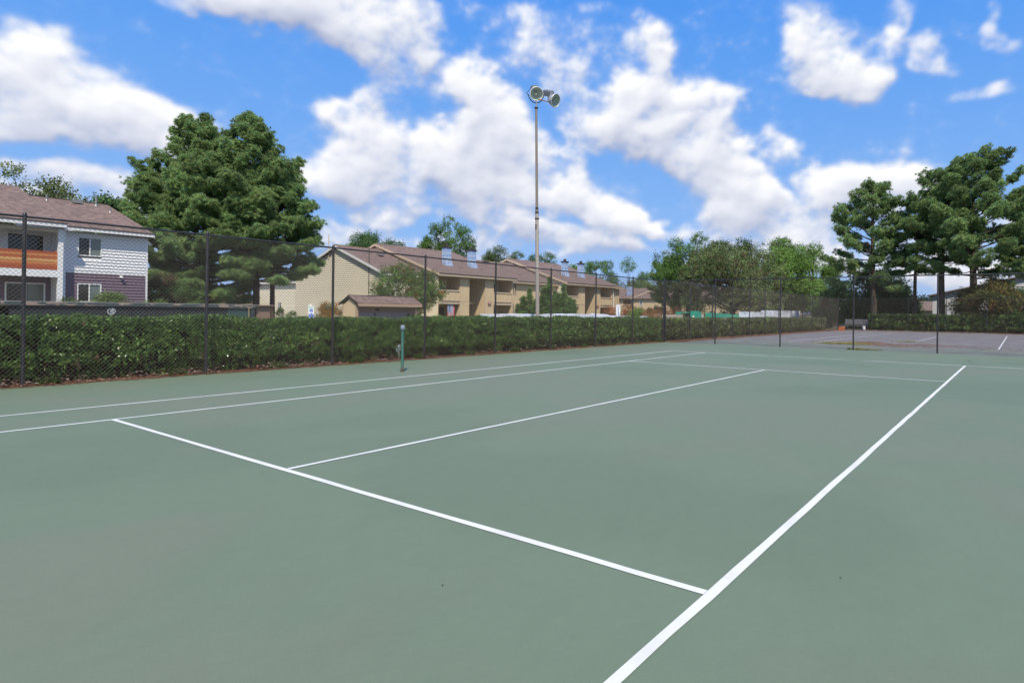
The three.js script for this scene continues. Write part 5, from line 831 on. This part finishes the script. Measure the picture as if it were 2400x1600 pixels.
// ---------------------------------------------------------------- wrapped building material behind the hedge
function wrapTexture(seed, logo) {
  const w = 1024, h = 256, c = document.createElement('canvas'); c.width = w; c.height = h; const g = c.getContext('2d'), r = rng(seed); g.fillStyle = '#e9ecf4'; g.fillRect(0, 0, w, h);
  g.lineCap = 'round'; for (let i = 0; i < 60; i++) { g.strokeStyle = ['#c9d2e6', '#8f9cbf', '#f7f8fc', '#5d6a92'][Math.floor(r() * 4)]; g.lineWidth = 1 + r() * 5; const x = r() * w, y = r() * h; g.beginPath(); g.moveTo(x, y); g.quadraticCurveTo(x + 60, y + (r() - 0.5) * 60, x + 120 + r() * 120, y + (r() - 0.5) * 120); g.stroke(); }
  if (logo) { g.fillStyle = '#3d4a70'; for (let i = 0; i < 10; i++) g.fillRect(420 + i * 46, 110 + r() * 10, 26, 44); g.fillStyle = '#d9d414'; g.beginPath(); g.ellipse(240, 120, 70, 46, -0.3, 0, 7); g.fill(); g.fillStyle = '#8aa02a'; g.beginPath(); g.ellipse(280, 150, 40, 22, 0.5, 0, 7); g.fill(); }
  const t = new THREE.CanvasTexture(c); t.colorSpace = THREE.SRGBColorSpace; t.wrapS = t.wrapT = THREE.RepeatWrapping; return t;
}
const wrapMats = [1, 2].map((i) => new THREE.MeshStandardMaterial({ map: wrapTexture(900 + i, i === 1), roughness: 0.4 }));
function bundle(name, label, x0, x1, y0, y1, z0, z1, m, group, seed, top) {
  const g = new THREE.BoxGeometry(x1 - x0, y1 - y0, z1 - z0, 6, 5, 30), p = g.attributes.position; for (let i = 0; i < p.count; i++) { const n = fbm(p.getX(i) * 2 + seed, p.getY(i) * 2, p.getZ(i) * 1.2, 3); p.setXYZ(i, p.getX(i) + n * 0.08, p.getY(i) + (p.getY(i) > 0.2 ? n * 0.09 : 0), p.getZ(i) + n * 0.05); } g.computeVertexNormals();
  const o = thing(name, label, 'wrapped bundle', [(x0 + x1) / 2, y0, (z0 + z1) / 2], group); const b = mesh('wrapped_load', g, m, o); b.position.y = (y1 - y0) / 2; for (const s of [-0.36, 0, 0.36]) mesh('wooden_bearer', box(-(x1 - x0) / 2, (x1 - x0) / 2, -0.12, 0.02, s * (z1 - z0) - 0.05, s * (z1 - z0) + 0.05), tanTrim, o);
}
const bg = 'white wrapped bundles behind the hedge';
bundle('wrapped_bundle', 'white wrapped bundle left of the lamp post, its end at a fence post', -10.0, -8.9, -0.28, 1.31, -21.1, -16.7, wrapMats[0], bg, 1); bundle('wrapped_bundle', 'white wrapped bundle with yellow print right of the lamp post', -10.0, -8.9, -0.28, 1.33, -25.6, -21.15, wrapMats[0], bg, 2); bundle('wrapped_bundle', 'white wrapped bundle nearest the corner fence post', -10.0, -8.9, -0.28, 1.23, -29.8, -25.65, wrapMats[0], bg, 3);
bundle('wrapped_stack', 'tall white wrapped stack over the hedge of the grey court', -11.2, -10.0, -0.28, 1.62, -56.2, -50.7, wrapMats[1], 'white wrapped stacks beside the grey court', 4); bundle('wrapped_stack', 'white wrapped stack next right of the tall one', -11.2, -10.0, -0.28, 1.58, -62.6, -56.4, wrapMats[1], 'white wrapped stacks beside the grey court', 5); bundle('wrapped_stack', 'higher pale wrapped stack behind the other two', -13.8, -12.4, -0.28, 1.84, -74, -64, wrapMats[1], 'white wrapped stacks beside the grey court', 6);
// ---------------------------------------------------------------- feather flag
{
  const f = thing('feather_flag', 'tall white feather flag with blue script beside the tan block', 'flag', [-22.4, LG, -48.0], null, 0.62);
  mesh('pole', tube([V(-0.2, 0, 0), V(-0.2, 2.7, 0)], [0.02, 0.012], 8), metalGrey, f);
  const c = document.createElement('canvas'); c.width = 64; c.height = 256; const g = c.getContext('2d'); g.fillStyle = '#eef1f6'; g.fillRect(0, 0, 64, 256); g.strokeStyle = '#2a5a9a'; g.lineWidth = 8; g.lineCap = 'round'; g.beginPath(); g.moveTo(40, 30); g.bezierCurveTo(10, 80, 60, 80, 34, 130); g.bezierCurveTo(10, 170, 58, 160, 36, 210); g.stroke(); g.fillStyle = '#2a5a9a'; g.beginPath(); g.ellipse(34, 226, 12, 10, 0, 0, 7); g.fill();
  const t = new THREE.CanvasTexture(c); t.colorSpace = THREE.SRGBColorSpace; const pg = new THREE.PlaneGeometry(0.42, 2.3, 3, 14), pp = pg.attributes.position; for (let i = 0; i < pp.count; i++) pp.setZ(i, Math.sin(pp.getY(i) * 5) * 0.03); pg.computeVertexNormals(); mesh('cloth', pg, new THREE.MeshStandardMaterial({ map: t, roughness: 0.8, side: THREE.DoubleSide }), f).position.set(0.03, 1.5, 0);
}
// ---------------------------------------------------------------- boom lift
{
  const X = -12, b = thing('boom_lift', 'teal green boom lift parked beyond the hedge of the grey court', 'boom lift', [X, -0.42, -47]), teal = painted(0.025, 0.36, 0.25, 0.15, 0.4), dk = mat(0.03, 0.03, 0.035, 0.6), wht = mat(0.6, 0.58, 0.5, 0.6);
  mesh('chassis', box(-0.9, 0.9, 0.45, 0.9, -4.4, 1.6), wht, b); for (const [x, z] of [[-0.95, 1.0], [0.95, 1.0], [-0.95, -3.8], [0.95, -3.8]]) { const w = new THREE.CylinderGeometry(0.46, 0.46, 0.36, 20); w.rotateZ(Math.PI / 2); const m = mesh('wheel', w, dk, b); m.position.set(x, 0.46, z); const hb = new THREE.CylinderGeometry(0.22, 0.22, 0.38, 14); hb.rotateZ(Math.PI / 2); mesh('rim', hb, wht, m); }
  mesh('turntable', box(-0.8, 0.8, 0.92, 1.25, -4.6, -0.4), teal, b); mesh('counterweight', slab([[0.8, 0.95, -5.3], [0.8, 0.95, -3.9], [0.8, 1.55, -3.6], [0.8, 1.78, -4.2], [0.8, 1.72, -5.3]].reverse(), 1.6), teal, b);
  mesh('boom', slab([[0.25, 1.42, 2.4], [0.25, 1.42, -4.4], [0.25, 1.76, -4.4], [0.25, 1.92, 2.4]].reverse(), 0.5), teal, b); mesh('boom_underside', box(-0.2, 0.24, 1.26, 1.40, -3.2, 1.8), dk, b); mesh('inner_boom', box(-0.12, 0.12, 1.56, 1.76, 2.4, 4.0), wht, b); mesh('jib_head', box(-0.3, 0.3, 1.4, 2.05, 3.6, 4.1), teal, b); mesh('boom_cylinder', tube([V(0.3, 1.2, -2.5), V(0.3, 1.5, 1.0)], [0.09, 0.06], 8), mat(0.08, 0.08, 0.16, 0.5), b);
  const bk = mesh('basket', mergeGeometries([box(-0.9, 0.9, 1.05, 1.12, 4.6, 5.5), box(0.84, 0.9, 1.12, 1.96, 4.6, 5.5), box(-0.9, -0.84, 1.12, 1.96, 4.6, 5.5), box(-0.84, 0.84, 1.88, 1.96, 4.6, 4.66), box(-0.84, 0.84, 1.88, 1.96, 5.44, 5.5)]), teal, b); mesh('jib_link', tube([V(0, 1.6, 4.1), V(0, 1.3, 4.7)], [0.09, 0.09], 8), wht, b);
  mesh('boom_decal', box(0.252, 0.258, 1.55, 1.74, -0.9, 0.9), mat(0.75, 0.75, 0.72, 0.5), b); mesh('boom_decal', box(0.252, 0.258, 1.62, 1.86, 1.4, 2.1), mat(0.7, 0.7, 0.7, 0.5), b); mesh('warning_decal', box(0.252, 0.258, 1.58, 1.76, 0.95, 1.2), mat(0.7, 0.55, 0.05, 0.5), b); mesh('arch_plate', slab([[0.27, 1.3, -3.0], [0.27, 1.3, -2.2], [0.27, 1.72, -2.6]].reverse(), 0.02), dk, b);
  const t = thing('crate', 'pinkish wooden crate left of the green lift', 'crate', [-12.6, -0.42, -40.4]); for (let i = 0; i < 6; i++) mesh('crate_board', box(-0.6, 0.6, 0.05 + i * 0.29, 0.31 + i * 0.29, 0.55, 0.6), painted(0.52, 0.42, 0.35, 0.2), t); mesh('crate_body', box(-0.58, 0.58, 0, 1.75, -0.6, 0.545), painted(0.48, 0.38, 0.32, 0.2), t);
}
// ---------------------------------------------------------------- patio with umbrellas, far right of the hedge
{
  const w = thing('patio_wall', 'low tan block wall beyond the white wrapped stacks', 'wall', [-14, -0.4, -82]); for (let i = 0; i < 11; i++) for (let k = 0; k < 4; k++) mesh('wall_block', box(-0.15, 0.15 + 0.01 * ((i * 7 + k * 3) % 3), k * 0.44 + 0.004, k * 0.44 + 0.432, 8 - i * 1.35 - (k % 2) * 0.6 - 1.34, 8 - i * 1.35 - (k % 2) * 0.6), [0, 1].map((q) => (q ? tanTrim : tanStucco))[(i + k) % 2], w); mesh('wall_cap', box(-0.25, 0.25, 1.765, 1.88, -7.6, 8.1), painted(0.5, 0.28, 0.15, 0.2), w);
  function brolly(label, p, rad, m) { const o = thing('patio_umbrella', label, 'umbrella', p, 'patio umbrellas beyond the grey court'); mesh('pole', cyl(0.03, 0.03, 0, 0, 2.3, 0, 8), metalGrey, o); const g = new THREE.ConeGeometry(rad, 0.7, 8, 1, true); g.translate(0, 2.05, 0); mesh('canopy', g, m, o); mesh('finial', cyl(0.04, 0.02, 0, 2.35, 2.5, 0, 8), metalGrey, o); mesh('base', cyl(0.3, 0.28, 0, -0.05, 0.08, 0, 12), concrete, o); }
  brolly('white patio umbrella beyond the low tan wall', [-16.6, -0.4, -92.5], 1.5, mat(0.68, 0.68, 0.68, 0.8, { side: THREE.DoubleSide })); brolly('blue patio umbrella beside the white one', [-15.6, -0.7, -97.5], 1.25, mat(0.05, 0.20, 0.48, 0.8, { side: THREE.DoubleSide }));
}
// ---------------------------------------------------------------- gap between the hedges
{
  const b = thing('bench', 'grey slatted bench in the gap between the two hedges', 'bench', [-3.5, -0.02, -61.6]); for (let i = 0; i < 3; i++) mesh('seat_slat', box(-1.1, 1.1, 0.44, 0.48, -0.25 + i * 0.18, -0.1 + i * 0.18), metalGrey, b); for (let i = 0; i < 3; i++) mesh('back_slat', box(-1.1, 1.1, 0.58 + i * 0.17, 0.71 + i * 0.17, -0.34, -0.30), metalGrey, b); for (const x of [-0.95, 0.95]) { mesh('leg', box(x - 0.03, x + 0.03, 0, 0.44, -0.3, 0.24), gutterDark, b); mesh('back_support', box(x - 0.03, x + 0.03, 0.44, 1.05, -0.42, -0.345), gutterDark, b); }
  const o = thing('brick_pile', 'small stack of orange bricks at the end of the left hedge', 'bricks', [-3.45, 0, -56.5]); const bm = [painted(0.46, 0.13, 0.045, 0.2), painted(0.38, 0.10, 0.04, 0.2), painted(0.5, 0.18, 0.07, 0.2)]; for (let k = 0; k < 5; k++) for (let i = 0; i < 2; i++) for (let j = 0; j < 3; j++) mesh('brick', box(-0.5 + i * 0.25 + (k % 2) * 0.02, -0.27 + i * 0.25 + (k % 2) * 0.02, k * 0.082, k * 0.082 + 0.076, -0.2 + j * 0.13, -0.08 + j * 0.13), bm[(i * 5 + j * 3 + k) % 3], o);
  const g = thing('cement_bag', 'crumpled white sack beside the bench at the hedge end', 'sack', [-2.55, 0, -60.3]); { const q = new THREE.SphereGeometry(0.15, 14, 12), p = q.attributes.position; for (let i = 0; i < p.count; i++) { const n = 1 + fbm(p.getX(i) * 5, p.getY(i) * 5, p.getZ(i) * 5, 3) * 0.5; p.setXYZ(i, p.getX(i) * n, Math.max(-0.2, p.getY(i) * n * 1.5), p.getZ(i) * n * 0.7); } q.computeVertexNormals(); mesh('sack', q, mat(0.5, 0.48, 0.48, 0.8), g).position.y = 0.2; mesh('tied_neck', cyl(0.06, 0.08, 0, 0.36, 0.48, 0, 10), mat(0.6, 0.58, 0.58, 0.8), g); }
}

renderer.render(scene, camera);
